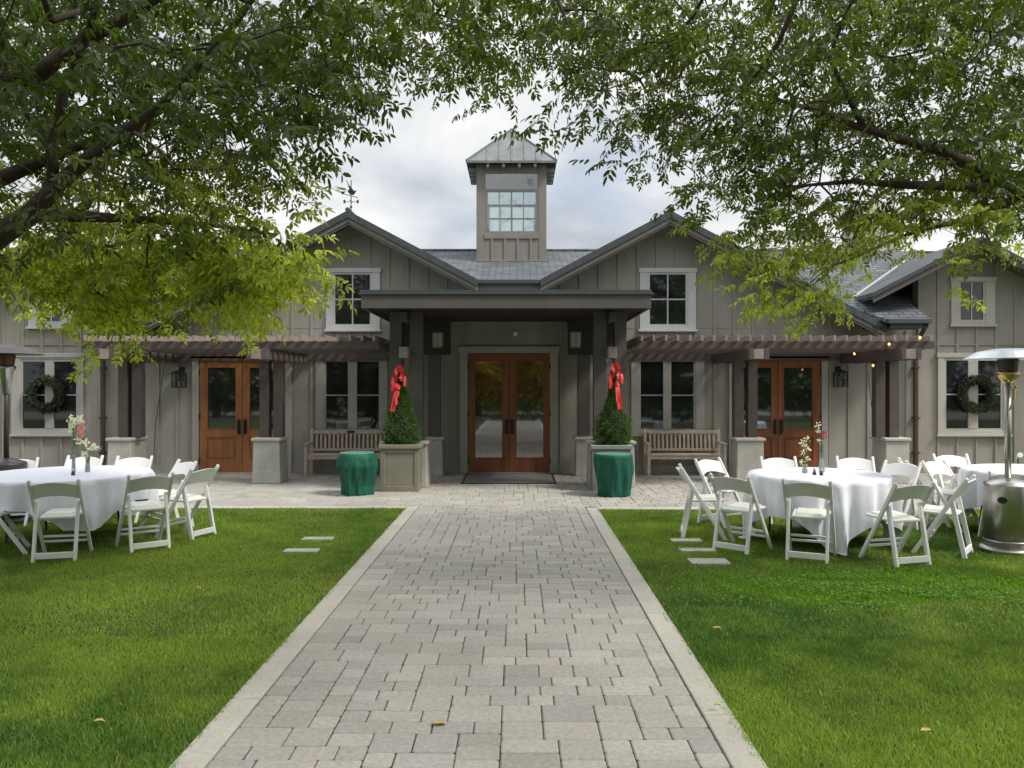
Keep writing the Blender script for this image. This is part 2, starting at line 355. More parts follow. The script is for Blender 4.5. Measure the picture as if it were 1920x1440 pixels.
o = np_mesh('grass', np.concatenate([p[0] for p in parts]), 3, M['grass'], None, np.concatenate([p[1] for p in parts])); tag(o, 'short mown green lawn grass on both sides of the paver path', 'grass', kind='stuff')
# clover leaves ------------------------------------------------------
nC = 9000; X = rng.normal(3.2, .95, nC); Y = rng.normal(6.95, .42, nC); kp = (X > XR+.3) & (vnoise(X*4, Y*6)+.25*rng.random(nC) > .55); X = X[kp]; Y = Y[kp]; nC = len(X)
ang = rng.uniform(0, 6.28, nC); rr = rng.uniform(.005, .012, nC); zz = rng.uniform(.008, .026, nC); tx = rng.uniform(-.4, .4, nC); ty = rng.uniform(-.4, .4, nC)
vs = []
for q in range(5):
    a = ang+q*2*np.pi/5; vs.append(np.stack([X+rr*np.cos(a), Y+rr*np.sin(a), zz+rr*(np.cos(a)*tx+np.sin(a)*ty)], 1))
o = np_mesh('clover', np.stack(vs, 1).reshape(-1, 3), 5, M['grass'], None, np.repeat(np.array([.14,.27,.03])*rng.uniform(.6, 1.3, (nC, 1)), 5, 0)); tag(o, 'bright green clover patch growing in the right lawn', 'clover', kind='stuff')
# pale flat slabs in the lawn
for (px0, px1, py, dp, lb) in [(567, 625, 1006, .16, 'far one of two pale slabs in the left lawn'), (533, 597, 1028, .16, 'near one of two pale slabs in the left lawn'),
        (1258, 1315, 1009, .15, 'farthest of three pale slabs in the right lawn'), (1275, 1340, 1027, .15, 'middle of three pale slabs in the right lawn'), (1293, 1365, 1048, .24, 'nearest and largest of three pale slabs in the right lawn')]:
    Y = 1500*1.72/(py-VY); b = MB(); b.box(X_(px0, Y), X_(px1, Y), Y-dp/2, Y+dp/2, -.05, .014)
    tag(b.build('stepping_slab', M['slab'], bevel=.006), lb, 'slab', 'flat slabs set in the lawn')

# ------------------------------------------------------------------ building
B = empty('clubhouse', (-.16, YW, 0), 'grey taupe board and batten building with twin gables and a roof lantern', 'building')
def mir(x): return -.32-x
GX = 2.966; GZ = 5.15; SL = .53; YR = 15.5
WX = 8.99; WZ = 4.65; WS = .52; XC = 8.05
openings = []
def wall_top(x):
    xr = x if x > -.16 else mir(x)
    if xr > XC: return WZ-.12-WS*abs(xr-WX)
    t = GZ-.13-SL*abs(xr-GX)
    if xr < .52: return 3.72
    return max(t, 2.9) if xr < 7.03 else 2.9
def poly_wall(name, pts, y0, y1, m):
    b = MB(); b.prism(pts, y0, y1); return b
# rectangles in pixels at the wall plane: x0,x1,y0,y1 (outer trim)
def rect(x0, x1, y0, y1): return (X_(x0, YW), X_(x1, YW), Z_(y1, YW), Z_(y0, YW))
DOORS = {'main': rect(862, 1046, 650, 889), 'l': rect(362, 548, 668, 889), 'r': rect(1366, 1551, 668, 889)}
WINS = [rect(612, 713, 503, 622), rect(1199, 1304, 503, 622), rect(593, 727, 664, 818), rect(1183, 1320, 664, 818),
        rect(1780, 1862, 520, 613), rect(1755, 1890, 662, 818), rect(57, 140, 526, 617), rect(25, 160, 662, 818)]
openings = list(DOORS.values())+WINS
main_pts = [(mir(XC),0),(XC,0),(XC,2.9),(7.0,2.9),(GX,GZ-.13),(.5,3.72),(-.82,3.72),(mir(GX),GZ-.13),(mir(7.0),2.9),(mir(XC),2.9)]
b = MB(); b.prism(main_pts, YW, YW+.2)
def battens(b, xs, y, bot=.0, w=.052, d=.022):
    for x in xs:
        segs = [(bot, wall_top(x)-.03)]
        for (a0, a1, z0, z1) in openings:
            if a0-.03 < x < a1+.03:
                ns = []
                for s0, s1 in segs:
                    if z0 > s0: ns.append((s0, min(s1, z0)))
                    if z1 < s1: ns.append((max(s0, z1), s1))
                segs = [q for q in ns if q[1]-q[0] > .03]
        for s0, s1 in segs: b.box(x-w/2, x+w/2, y-d, y, s0, s1)
xs = []; x = 3.97
while x > -8.3: x -= .386
while x < 8.0: xs.append(x); x += .386
battens(b, [x for x in xs if mir(XC)+.1 < x < XC-.1], YW)
b.box(mir(XC), XC, YW-.03, YW, 0, .16)
b.box(2.0, 7.6, YW-.006, YW-.0005, 2.915, 2.925); b.box(mir(7.6), mir(2.0), YW-.006, YW-.0005, 2.915, 2.925)
b.build('wall', M['wall'], B)
for s in (1, -1):
    f = (lambda x: x) if s > 0 else mir
    b = MB(); X1 = 11.3
    pts = [(f(XC),0),(f(X1),0),(f(X1),WZ-.12-WS*(X1-WX)),(f(WX),WZ-.12),(f(XC),WZ-.12-WS*(WX-XC))]
    b.prism(pts, YW-.03, YW+.2)
    battens(b, [f(XC+.40+.386*i) for i in range(8)], YW-.03)
    b.box(f(XC-.01), f(XC+.13), YW-.06, YW-.03, 0, wall_top(f(XC+.06))-.1)
    b.box(f(XC), f(X1), YW-.05, YW-.0301, 2.57, 2.60)
    b.box(f(X1), f(X1-.15), YW+.2, 24, 0, 3.3); 
    b.build('wing_wall', M['wingwall'], B)
b = MB(); b.box(mir(11.3), 11.3, 23.9, 24.1, 0, 3.0); b.build('rear_wall', M['wall'], B)
# roofs
def slab(b, p0, p1, p2, p3, t): # four top corners, thickness t down
    a = [Vector(p) for p in (p0, p1, p2, p3)]; b.hexa([q-Vector((0,0,t)) for q in a], a)
for s in (1, -1):
    f = (lambda x: x) if s > 0 else mir
    b = MB(); xo = 7.16; xi = .45
    for xe in (xo, xi):
        ze = GZ-SL*abs(xe-GX); slab(b, (f(GX),YR,GZ), (f(xe),YR,ze), (f(xe),21,ze), (f(GX),21,GZ), .13)
    b.build('gable_roof', M['roof'], B)
    b = MB()
    for xe in (xo, xi):
        for (d0, dz0, dz1, yy) in ((.05,.132,.215,YR+.025), (.09,.215,.26,YR+.06)):
            z0 = GZ; z1 = GZ-SL*abs(xe-GX)
            b.hexa([(f(GX),yy,z0-dz1),(f(xe),yy,z1-dz1),(f(xe),yy,z1-dz0),(f(GX),yy,z0-dz0)], [(f(GX),yy+.03,z0-dz1),(f(xe),yy+.03,z1-dz1),(f(xe),yy+.03,z1-dz0),(f(GX),yy+.03,z0-dz0)])
        # soffit
        b.hexa([(f(GX),YR+.09,GZ-.12),(f(xe),YR+.09,z1-.12),(f(xe),YR+.09,z1-.10),(f(GX),YR+.09,GZ-.10)], [(f(GX),YW,GZ-.12),(f(xe),YW,z1-.12),(f(xe),YW,z1-.10),(f(GX),YW,GZ-.10)])
    b.build('barge_board', M['fascia'], B)
    b = MB()
    for xe in (xo, xi):
        z1 = GZ-SL*abs(xe-GX); b.hexa([(f(GX),YR-.015,GZ-.131),(f(xe),YR-.015,z1-.131),(f(xe),YR-.015,z1+.004),(f(GX),YR-.015,GZ+.004)], [(f(GX),YR-.001,GZ-.131),(f(xe),YR-.001,z1-.131),(f(xe),YR-.001,z1+.004),(f(GX),YR-.001,GZ+.004)])
    b.build('roof_edge', M['edge'], B)
    b = MB()
    b.tube([(f(GX), YR-.02, GZ+.015), (f(GX), 21, GZ+.015)], .05, 8); b.build('ridge_cap', M['gutter'], B)
    # wing roof
    b = MB()
    for xe in (WX-2.08, WX+2.7):
        ze = WZ-WS*abs(xe-WX); slab(b, (f(WX),YR,WZ), (f(xe),YR,ze), (f(xe),22,ze), (f(WX),22,WZ), .08)
    b.build('wing_roof', M['roof'], B)
    b = MB()
    for xe in (WX-2.08, WX+2.7):
        z1 = WZ-WS*abs(xe-WX)
        b.hexa([(f(WX),YR+.02,WZ-.2),(f(xe),YR+.02,z1-.2),(f(xe),YR+.02,z1-.082),(f(WX),YR+.02,WZ-.082)], [(f(WX),YR+.05,WZ-.2),(f(xe),YR+.05,z1-.2),(f(xe),YR+.05,z1-.082),(f(WX),YR+.05,WZ-.082)])
        b.hexa([(f(WX),YR+.06,WZ-.12),(f(xe),YR+.06,z1-.12),(f(xe),YR+.06,z1-.10),(f(WX),YR+.06,WZ-.10)], [(f(WX),YW-.03,WZ-.12),(f(xe),YW-.03,z1-.12),(f(xe),YW-.03,z1-.10),(f(WX),YW-.03,WZ-.10)])
    b.build('wing_barge_board', M['dark'], B)
    b = MB()
    for xe in (WX-2.08, WX+2.7):
        z1 = WZ-WS*abs(xe-WX); b.hexa([(f(WX),YR-.015,WZ-.081),(f(xe),YR-.015,z1-.081),(f(xe),YR-.015,z1+.004),(f(WX),YR-.015,WZ+.004)], [(f(WX),YR-.001,WZ-.081),(f(xe),YR-.001,z1-.081),(f(xe),YR-.001,z1+.004),(f(WX),YR-.001,WZ+.004)])
    b.build('wing_roof_edge', M['edge'], B)
    # valley flashing
    b = MB(); zv = WZ-WS*2.08
    yv0 = 15.4+(zv-3.05)/.52; yv1 = 15.4+(WZ-3.05)/.52
    b.bar((f(WX-2.08), yv0, zv+.02), (f(WX), yv1, WZ+.02), .07, .012); b.build('valley_flashing', M['trim_grey'], B)
    # main roof, outer piece
    b = MB(); xa, xb = 5.4, 7.93
    slab(b, (f(7.08),15.4,3.05), (f(xb),15.4,3.05), (f(xb),16.3,3.05+.52*.9), (f(6.3),16.3,3.05+.52*.9), .07)
    slab(b, (f(4.2),16.3,3.05+.52*.9), (f(9.6),16.3,3.05+.52*.9), (f(9.6),19.1,4.974), (f(4.2),19.1,4.974), .07)
    b.build('main_roof', M['roof'], B)
    b = MB(); b.box(f(7.1), f(7.94), 15.31, 15.4, 2.95, 3.045); b.box(f(7.18), f(7.92), 15.4, 15.44, 2.86, 2.978)
    b.build('gutter', M['gutter'], B, bevel=.01)
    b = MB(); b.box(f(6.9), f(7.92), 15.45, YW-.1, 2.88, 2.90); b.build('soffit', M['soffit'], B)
    b = MB(); b.tube([(f(7.86),15.37,2.93),(f(7.88),15.6,2.76),(f(7.95),YW-.12,2.60),(f(7.95),YW-.12,.05)], .042, 10); 
    for z in (2.1, 1.1, .4): b.box(f(7.93), f(8.03), YW-.17, YW, z, z+.03)
    b.build('downpipe', M['downpipe'], B, smooth=False)
b = MB(); slab(b, (-.95,15.62,3.83), (.63,15.62,3.83), (1.75,17.0,4.28), (-2.07,17.0,4.28), .07)
slab(b, (mir(4.3),17.0,4.28), (4.3,17.0,4.28), (4.3,19.1,4.974), (mir(4.3),19.1,4.974), .07)
slab(b, (mir(11.5),19.1,4.975), (11.5,19.1,4.975), (11.5,24.2,2.9), (mir(11.5),24.2,2.9), .07)
b.build('main_roof', M['roof'], B)
b = MB(); b.tube([(mir(6.5),19.1,4.99),(6.5,19.1,4.99)], .04, 6); b.build('ridge_cap', M['roof'], B)
b = MB(); b.box(-.84, .52, 15.53, 15.62, 3.74, 3.825); b.build('gutter', M['gutter'], B, bevel=.01)
b = MB(); b.box(-.82, .50, 15.63, 15.66, 3.56, 3.755); b.box(-.8, .48, 15.66, YW, 3.70, 3.72); b.build('fascia_board', M['fascia'], B)
# chimney
b = MB(); b.box(X_(1606,19.6), X_(1684,19.6), 19.6, 20.5, 3.8, 5.95); b.box(X_(1600,19.55), X_(1690,19.55), 19.53, 20.57, 5.95, 6.12)
b.box(X_(1612,19.6), X_(1678,19.6), 19.7, 20.4, 6.12, 6.3)
b.build('chimney', M['stone_cap'], B, bevel=.01)
# windows
def window(outer, panes, trim, sash, cross=None, glass='glass', cap=False):
    x0, x1, z0, z1 = outer; y = YW if abs(x0) < XC+.2 else YW-.03
    if x1 < mir(XC): y = YW-.03
    gl = [rect(*p) for p in panes]; gx0 = min(g_[0] for g_ in gl); gx1 = max(g_[1] for g_ in gl); gz0 = min(g_[2] for g_ in gl); gz1 = max(g_[3] for g_ in gl); s = .045
    b = MB(); d = .05
    b.box(x0, gx0-s, y-d, y, z0+.045, z1-.09); b.box(gx1+s, x1, y-d, y, z0+.045, z1-.09)
    b.box(x0-.02, x1+.02, y-d-.012, y, z1-.09, z1); b.box(x0-.03, x1+.03, y-d-.03, y, z0, z0+.045)
    b.box(gx0-s, gx1+s, y-d+.003, y, gz1+s, z1-.09); b.box(gx0-s, gx1+s, y-d+.003, y, z0+.045, gz0-s)
    w = b.build('window', M[trim], B, bevel=.004)
    b = MB(); d2 = .034
    b.box(gx0-s, gx1+s, y-d2, y, gz1, gz1+s); b.box(gx0-s, gx1+s, y-d2, y, gz0-s, gz0)
    b.box(gx0-s, gx0, y-d2, y, gz0, gz1); b.box(gx1, gx1+s, y-d2, y, gz0, gz1)
    gs = sorted(gl)
    for a, c in zip(gs[:-1], gs[1:]): b.box(a[1], c[0], y-d2-.008, y, gz0, gz1)
    for g_ in gl:
        zm = (g_[2]+g_[3])/2; xm = (g_[0]+g_[1])/2
        if cross in ('h', 'x'): b.box(g_[0], g_[1], y-.026, y-.013, zm-.013, zm+.013)
        if cross == 'x': b.box(xm-.013, xm+.013, y-.025, y-.013, g_[2], g_[3])
    b.build('sash', M[sash], w)
    for g_ in gl:
        b = MB(); b.box(g_[0]-.002, g_[1]+.002, y-.012, y-.003, g_[2]-.002, g_[3]+.002); b.build('pane', M[glass], w)
    return w
window(WINS[0], [(629, 694, 515, 608)], 'trim_white', 'trim_white', 'x'); window(WINS[1], [(1218, 1285, 515, 608)], 'trim_white', 'trim_white', 'x')
window(WINS[2], [(612, 653, 678, 804), (670, 711, 678, 804)], 'trim_grey', 'trim_grey', 'h'); window(WINS[3], [(1201, 1243, 678, 804), (1258, 1300, 678, 804)], 'trim_grey', 'trim_grey', 'h')
window(WINS[4], [(1798, 1840, 530, 600)], 'trim_wing', 'trim_wing', 'x'); window(WINS[5], [(1771, 1812, 676, 803), (1830, 1873, 676, 803)], 'trim_wing', 'trim_wing', 'h')
window(WINS[6], [(78, 120, 536, 603)], 'trim_white', 'trim_white', 'x'); window(WINS[7], [(46, 88, 678, 803), (104, 146, 678, 803)], 'trim_grey', 'trim_grey', 'h')
# doors
def door(outer, leaves, topz, wood, glassy, hz, trimm, tw=.16, panel=None):
    x0, x1, z0, z1 = outer; z0 = 0
    b = MB(); b.box(x0, x0+tw, YW-.055, YW, 0, topz+.02); b.box(x1-tw, x1, YW-.055, YW, 0, topz+.02); b.box(x0-.03, x1+.03, YW-.07, YW, topz+.02, z1); b.box(x0+tw, x1-tw, YW-.12, YW, 0, .02)
    dr = b.build('door', M[trimm], B, bevel=.004)
    for li, (a, c, gx0, gx1, gz0, gz1, pz0, pz1) in enumerate(leaves):
        b = MB(); y0 = YW-.045; y1 = YW-.004
        b.box(a, gx0, y0, y1, .025, topz); b.box(gx1, c, y0, y1, .025, topz); b.box(gx0, gx1, y0, y1, gz1, topz)
        if pz0 is None: b.box(gx0, gx1, y0, y1, .025, gz0)
        else:
            b.box(gx0, gx1, y0, y1, pz1, gz0); b.box(gx0, gx1, y0, y1, .025, pz0); b.box(gx0, gx1, y0+.022, y1, pz0, pz1)
            b.box(gx0+.05, gx1-.05, y0+.008, y0+.024, pz0+.05, pz1-.05)
        for (m0, m1, n0, n1) in ((gx0, gx0+.016, gz0, gz1), (gx1-.016, gx1, gz0, gz1)): b.box(m0, m1, y0-.008, y1-.01, n0, n1)
        b.box(gx0+.016, gx1-.016, y0-.008, y1-.01, gz1-.016, gz1); b.box(gx0+.016, gx1-.016, y0-.008, y1-.01, gz0, gz0+.016)
        b.build('door_leaf', M[wood], dr, bevel=.003)
        b = MB(); b.box(gx0, gx1, y0+.018, y0+.026, gz0, gz1); b.build('pane', M[glassy], dr)
        hx = c-.055 if li == 0 else a+.055
        b = MB(); b.box(hx-.03, hx+.03, y0-.012, y0, hz-.15, hz+.15); b.tube([(hx,y0-.01,hz-.12),(hx,y0-.07,hz-.1),(hx,y0-.07,hz+.1),(hx,y0-.01,hz+.12)], .014, 8)
        b.build('handle', M['iron'], dr)
        b = MB(); ex = a if li == 0 else c
        for z in (.25, topz*.5, topz-.25): b.box(ex-.012, ex+.012, y0-.012, y0, z-.06, z+.06)
        b.build('hinge', M['iron'], dr)
x = lambda p: X_(p, YW); z = lambda p: Z_(p, YW)
door(DOORS['main'], [(x(879),x(954.5),x(890),x(943),z(859),z(676),None,None), (x(955.5),x(1031),x(967),x(1020),z(859),z(676),None,None)], z(664), 'wood_red', 'glass_door', z(800), 'trim_grey')
door(DOORS['l'], [(x(376),x(455),x(389),x(445),z(805),z(688),z(862),z(820)), (x(456),x(535),x(468),x(523),z(805),z(688),z(862),z(820))], z(674), 'wood', 'glass_door', z(800), 'trim_grey', .13)
door(DOORS['r'], [(x(1379),x(1457),x(1391),x(1446),z(805),z(688),z(862),z(820)), (x(1458),x(1537),x(1467),x(1523),z(805),z(688),z(862),z(820))], z(674), 'wood_red', 'glass_door', z(800), 'trim_grey', .13)
b = MB(); b.lathe([(.045,0),(.05,.01),(.04,.03)], 0, 0, 16)
b.v = [(a+x(966), YW-.02-c, z(626)+bb) for a, bb, c in b.v]; b.build('smoke_detector', M['white'], B)
# cupola
CX = -.13; CY0 = 17.7; CW = .775; CY1 = CY0+2*CW; CYM = CY0+CW
cb = MB(); zt = 6.66; zb = 4.1; zw0 = 5.17; zw1 = 6.46
for sx in (-1, 1):
    for yy in (CY0, CY1-.17): 
        xa = CX+sx*CW; cb.box(xa, xa-sx*.17, yy, yy+.17, zb, zt)
for (y0, y1) in ((CY0+.01, CY0+.07), (CY1-.07, CY1-.01)):
    cb.box(CX-CW+.17, CX+CW-.17, y0, y1, zb, zw0-.05); cb.box(CX-CW+.17, CX+CW-.17, y0, y1, zw1+.03, zt)
for sx in (-1, 1):
    xa = CX+sx*(CW-.01); cb.box(xa, xa-sx*.06, CY0+.17, CY1-.17, zb, zw0-.05); cb.box(xa, xa-sx*.06, CY0+.17, CY1-.17, zw1+.03, zt)
for i in range(4): cb.box(CX-.43+.285*i-.022, CX-.43+.285*i+.022, CY0-.012, CY0+.01, zb, zw0-.05)
cb.box(CX-CW+.17, CX+CW-.17, CY0-.015, CY0+.01, zw0-.16, zw0-.05)
cb.box(CX-CW-.06, CX+CW+.06, CY0-.05, CY0+.02, 4.50, 4.53)
cu = cb.build('cupola', M['cupola'], B, bevel=.005)
w = MB()
def cgrid(horiz):
    a0 = -CW+.17; a1 = -a0; T = zw1-.38
    def q(u0, u1, z0, z1, d0=.0, d1=.05):
        for side in (0, 1):
            if horiz:
                yy = (CY0+.005+d0, CY0+.005+d1) if side == 0 else (CY1-.005-d1, CY1-.005-d0); w.box(CX+u0, CX+u1, yy[0], yy[1], z0, z1)
            else:
                xx = (CX-CW+.005+d0, CX-CW+.005+d1) if side == 0 else (CX+CW-.005-d1, CX+CW-.005-d0); w.box(xx[0], xx[1], CYM+u0, CYM+u1, z0, z1)
    q(a0, a1, zw0-.05, zw0); q(a0, a1, zw1, zw1+.03); q(a0, a0+.03, zw0, zw1); q(a1-.03, a1, zw0, zw1); q(a0+.03, a1-.03, T-.03, T+.03)
    q(a0+.03, a0+.07, zw0, T-.03, .006); q(a1-.07, a1-.03, zw0, T-.03, .006); q(-.016, .016, zw0, T-.03, .006)
    for u in (-.27, .27): q(u-.009, u+.009, zw0, T-.03, .012, .03)
    for v in (1/3, 2/3): zz = zw0+(T-.03-zw0)*v; q(a0+.03, a1-.03, zz-.009, zz+.009, .0125, .0295)
cgrid(True); cgrid(False); w.build('window_frame', M['fascia'], cu)
gm = MB()
for yy in (CY0+.024, CY1-.030): gm.box(CX-CW+.17, CX+CW-.17, yy, yy+.005, zw0, zw1)
for xx in (CX-CW+.024, CX+CW-.030): gm.box(xx, xx+.005, CY0+.17, CY1-.17, zw0, zw1)
gm.build('pane', M['clear'], cu)
EV = .99; ez = 6.68; ax = 7.68
b = MB(); c4 = [(CX-EV,CYM-EV),(CX+EV,CYM-EV),(CX+EV,CYM+EV),(CX-EV,CYM+EV)]
b.add([(p[0],p[1],ez) for p in c4]+[(CX,CYM,ax)]+[(p[0],p[1],ez-.035) for p in c4]+[(CX,CYM,ax-.09)], [(0,1,4),(1,2,4),(2,3,4),(3,0,4),(6,5,9),(7,6,9),(8,7,9),(5,8,9),(0,5,6,1),(1,6,7,2),(2,7,8,3),(3,8,5,0)])
for p in c4: b.bar((p[0],p[1],ez+.01), (CX,CYM,ax+.01), .05, .03)
for t in (-.55, -.28, 0, .28, .55):
    h = 1-abs(t)
    for dx, dy in ((0,-1),(0,1),(1,0),(-1,0)):
        e0 = Vector((CX+dx*EV+(t*EV if dx == 0 else 0), CYM+dy*EV+(t*EV if dy == 0 else 0), ez+.012)); e1 = Vector((CX+dx*EV*abs(t)+(t*EV if dx == 0 else 0), CYM+dy*EV*abs(t)+(t*EV if dy == 0 else 0), ez+(ax-ez)*h+.012)); b.bar(e0, e1, .018, .024)
b.box(CX-EV-.01, CX+EV+.01, CYM-EV-.012, CYM-EV+.01, ez-.05, ez-.0)
b.build('cupola_roof', M['metal_roof'], cu)
b = MB()
for i in range(4):
    t = -.52+.347*i
    for dx, dy in ((0,-1),(0,1),(1,0),(-1,0)):
        xx = CX+dx*.88+(t if dx == 0 else 0); yy = CYM+dy*.88+(t if dy == 0 else 0)
        b = MB()
        if dx == 0: b.box(xx-.03, xx+.03, CYM+dy*.74, CYM+dy*.955, ez-.12, ez-.037)
        else: b.box(CX+dx*.74, CX+dx*.955, yy-.03, yy+.03, ez-.12, ez-.037)
        b.build('rafter_tail', M['trim_grey'], cu)
# weather vane
v = empty('weather_vane', (mir(GX), 15.6, GZ), 'dark iron weather vane standing on the left gable peak', 'weather vane')
vx = mir(GX)+.04; vy = 15.62; b = MB(); b.tube([(vx,vy,GZ),(vx,vy,GZ+.62)], .009, 6); b.ball((vx,vy,GZ+.1), .025); b.ball((vx,vy,GZ+.42), .02); b.build('pole', M['iron'], v)
b = MB(); b.tube([(vx-.12,vy,GZ+.20),(vx+.12,vy,GZ+.20)], .006, 6); b.tube([(vx,vy-.12,GZ+.21),(vx,vy+.12,GZ+.21)], .006, 6)
for dx in (-.13, .13): b.box(vx+dx-.018, vx+dx+.018, vy-.006, vy+.006, GZ+.17, GZ+.235)
b.build('direction_arms', M['iron'], v)
b = MB(); b.bar((vx-.17,vy,GZ+.36),(vx+.13,vy,GZ+.28), .01, .012); b.prism([(vx-.17,GZ+.34),(vx-.10,GZ+.40),(vx-.22,GZ+.40)], vy-.005, vy+.005)
b.prism([(vx-.02,GZ+.34),(vx+.05,GZ+.33),(vx+.11,GZ+.42),(vx+.06,GZ+.41),(vx+.02,GZ+.46),(vx-.03,GZ+.52),(vx-.06,GZ+.50),(vx-.03,GZ+.46),(vx-.07,GZ+.40)], vy-.006, vy+.006)
b.build('rooster', M['iron'], v)

# ------------------------------------------------------------------ entrance canopy
cn = empty('entrance_canopy', (-.16, 14, 0), 'dark flat roofed porch canopy over the central entrance doors', 'canopy')
YC = 13.0; cx0 = X_(677, YC); cx1 = X_(1221, YC); cz1 = Z_(552, YC); cz0 = Z_(578, YC)
b = MB(); b.box(cx0, cx1, YC, YC+.05, cz0, cz1); b.box(cx0, cx0+.05, YC+.05, YW-.03, cz0, cz1); b.box(cx1-.05, cx1, YC+.05, YW-.03, cz0, cz1); b.build('fascia', M['dark'], cn, bevel=.004)
b = MB(); b.box(cx0-.03, cx1+.03, YC-.03, YW-.03, cz1, cz1+.035); b.box(cx0-.01, cx1+.01, YC-.01, YW-.03, cz1+.035, cz1+.075); b.build('roof_edge', M['gutter'], cn)
b = MB(); b.box(cx0+.05, cx1-.05, YC+.05, YW-.03, cz0+.03, cz0+.06)
i = cx0+.15
while i < cx1-.1: b.box(i, i+.008, YC+.05, YW-.03, cz0+.024, cz0+.0301); i += .12
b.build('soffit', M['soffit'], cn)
for s in (1, -1):
    f = (lambda x: x) if s > 0 else mir
    for (a0, a1) in ((1.33, 1.55), (1.69, 1.90)):
        b = MB(); b.box(f(a0), f(a1), 13.9, 14.12, .8, cz0+.03); b.build('post', M['dark'], cn, bevel=.006)
    b = MB(); b.box(f(1.56), f(1.68), 13.55, 14.3, 2.86, cz0-.005); b.build('beam_end', M['dark'], cn, bevel=.005)
    b = MB(); b.box(f(1.545), f(1.695), 13.6, 14.2, 2.23, 2.42); b.build('beam_end', M['stone_cap'] if False else M['fascia'], cn, bevel=.005)
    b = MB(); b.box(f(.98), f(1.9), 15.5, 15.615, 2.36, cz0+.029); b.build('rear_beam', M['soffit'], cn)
    b = MB(); b.box(f(1.19), f(1.42), 15.62, 15.84, .78, cz0+.03); b.build('post', M['dark'], cn, bevel=.006)
# pedestals
def pedestal(x0, x1, y0, y1, h, lb):
    e = empty('stone_pedestal', ((x0+x1)/2, (y0+y1)/2, 0), lb, 'pedestal', 'stone pedestals under the posts')
    b = MB(); b.hexa([(x0,y0,0),(x1,y0,0),(x1,y1,0),(x0,y1,0)], [(x0+.02,y0+.02,h-.055),(x1-.02,y0+.02,h-.055),(x1-.02,y1-.02,h-.055),(x0+.02,y1-.02,h-.055)]); b.build('shaft', M['stone'], e, bevel=.012)
    b = MB(); b.box(x0-.015, x1+.015, y0-.015, y1+.015, h-.055, h); b.build('cap', M['stone_cap'], e, bevel=.014)
for s, nm in ((1, 'right'), (-1, 'left')):
    f = (lambda x: x) if s > 0 else mir
    def pp(a, c, y0, y1, h, lb): 
        q = sorted((f(a), f(c))); pedestal(q[0], q[1], y0, y1, h, lb)
    pp(1.23, 2.03, 13.76, 14.3, .80, 'stone pedestal of the canopy posts right behind the %s planter' % nm)
    pp(1.13, 1.45, 15.56, 15.9, .76, 'small pale stone pedestal near the wall %s of the entrance doors' % nm)
    pp(3.93, 4.44, 14.34, 14.86, .82, 'stone pedestal between the %s bench and the %s side door' % (nm, nm))
    pp(6.60, 7.05, 14.34, 14.95, .82, 'outermost %s stone pedestal carrying the end posts of the pergola' % nm)
# ------------------------------------------------------------------ pergolas
for s, nm in ((1, 'right'), (-1, 'left')):
    f = (lambda x: x) if s > 0 else mir
    pg = empty('pergola', (f(4.7), 14.8, 0), 'dark brown timber pergola %s of the entrance canopy' % nm, 'pergola', 'pergolas beside the canopy')
    for (c0) in (4.14, 6.70):
        for dx in (-.125, .125):
            b = MB(); b.box(f(c0+dx-.085), f(c0+dx+.085), 14.48, 14.66, .82, 2.42); b.build('post', M['pergola'], pg, bevel=.005)
        for dx in (-.20, .06):
            b = MB(); b.box(f(c0+dx-.04), f(c0+dx+.04), 13.45, YW-.06, 2.20, 2.385); b.build('beam', M['pergola'], pg, bevel=.004)
        b = MB(); b.box(f(c0-.16), f(c0+.02), 14.50, 14.64, 2.23, 2.36)
        for q in range(5): b.box(f(c0-.16), f(c0+.02), 13.46, 13.60, 2.21, 2.375) if q == 0 else None
        b.build('cross_block', M['pergola_top'], pg, bevel=.004)
    yy = 13.72
    while yy < 16.0:
        b = MB(); b.box(f(2.05), f(7.16), yy, yy+.045, 2.39, 2.52); b.build('purlin', M['pergola'], pg, bevel=.003); yy += .33
    b = MB(); b.box(f(2.05), f(7.16), YW-.07, YW-.025, 2.26, 2.45); b.build('ledger', M['pergola'], pg)
    xx = 2.1; n = 0
    while xx < 7.12 and n < 40:
        b = MB(); b.box(f(xx), f(xx+.038), 13.6, YW-.04, 2.521, 2.615); b.build('slat', M['pergola_top'], pg, bevel=.003); xx += .205; n += 1

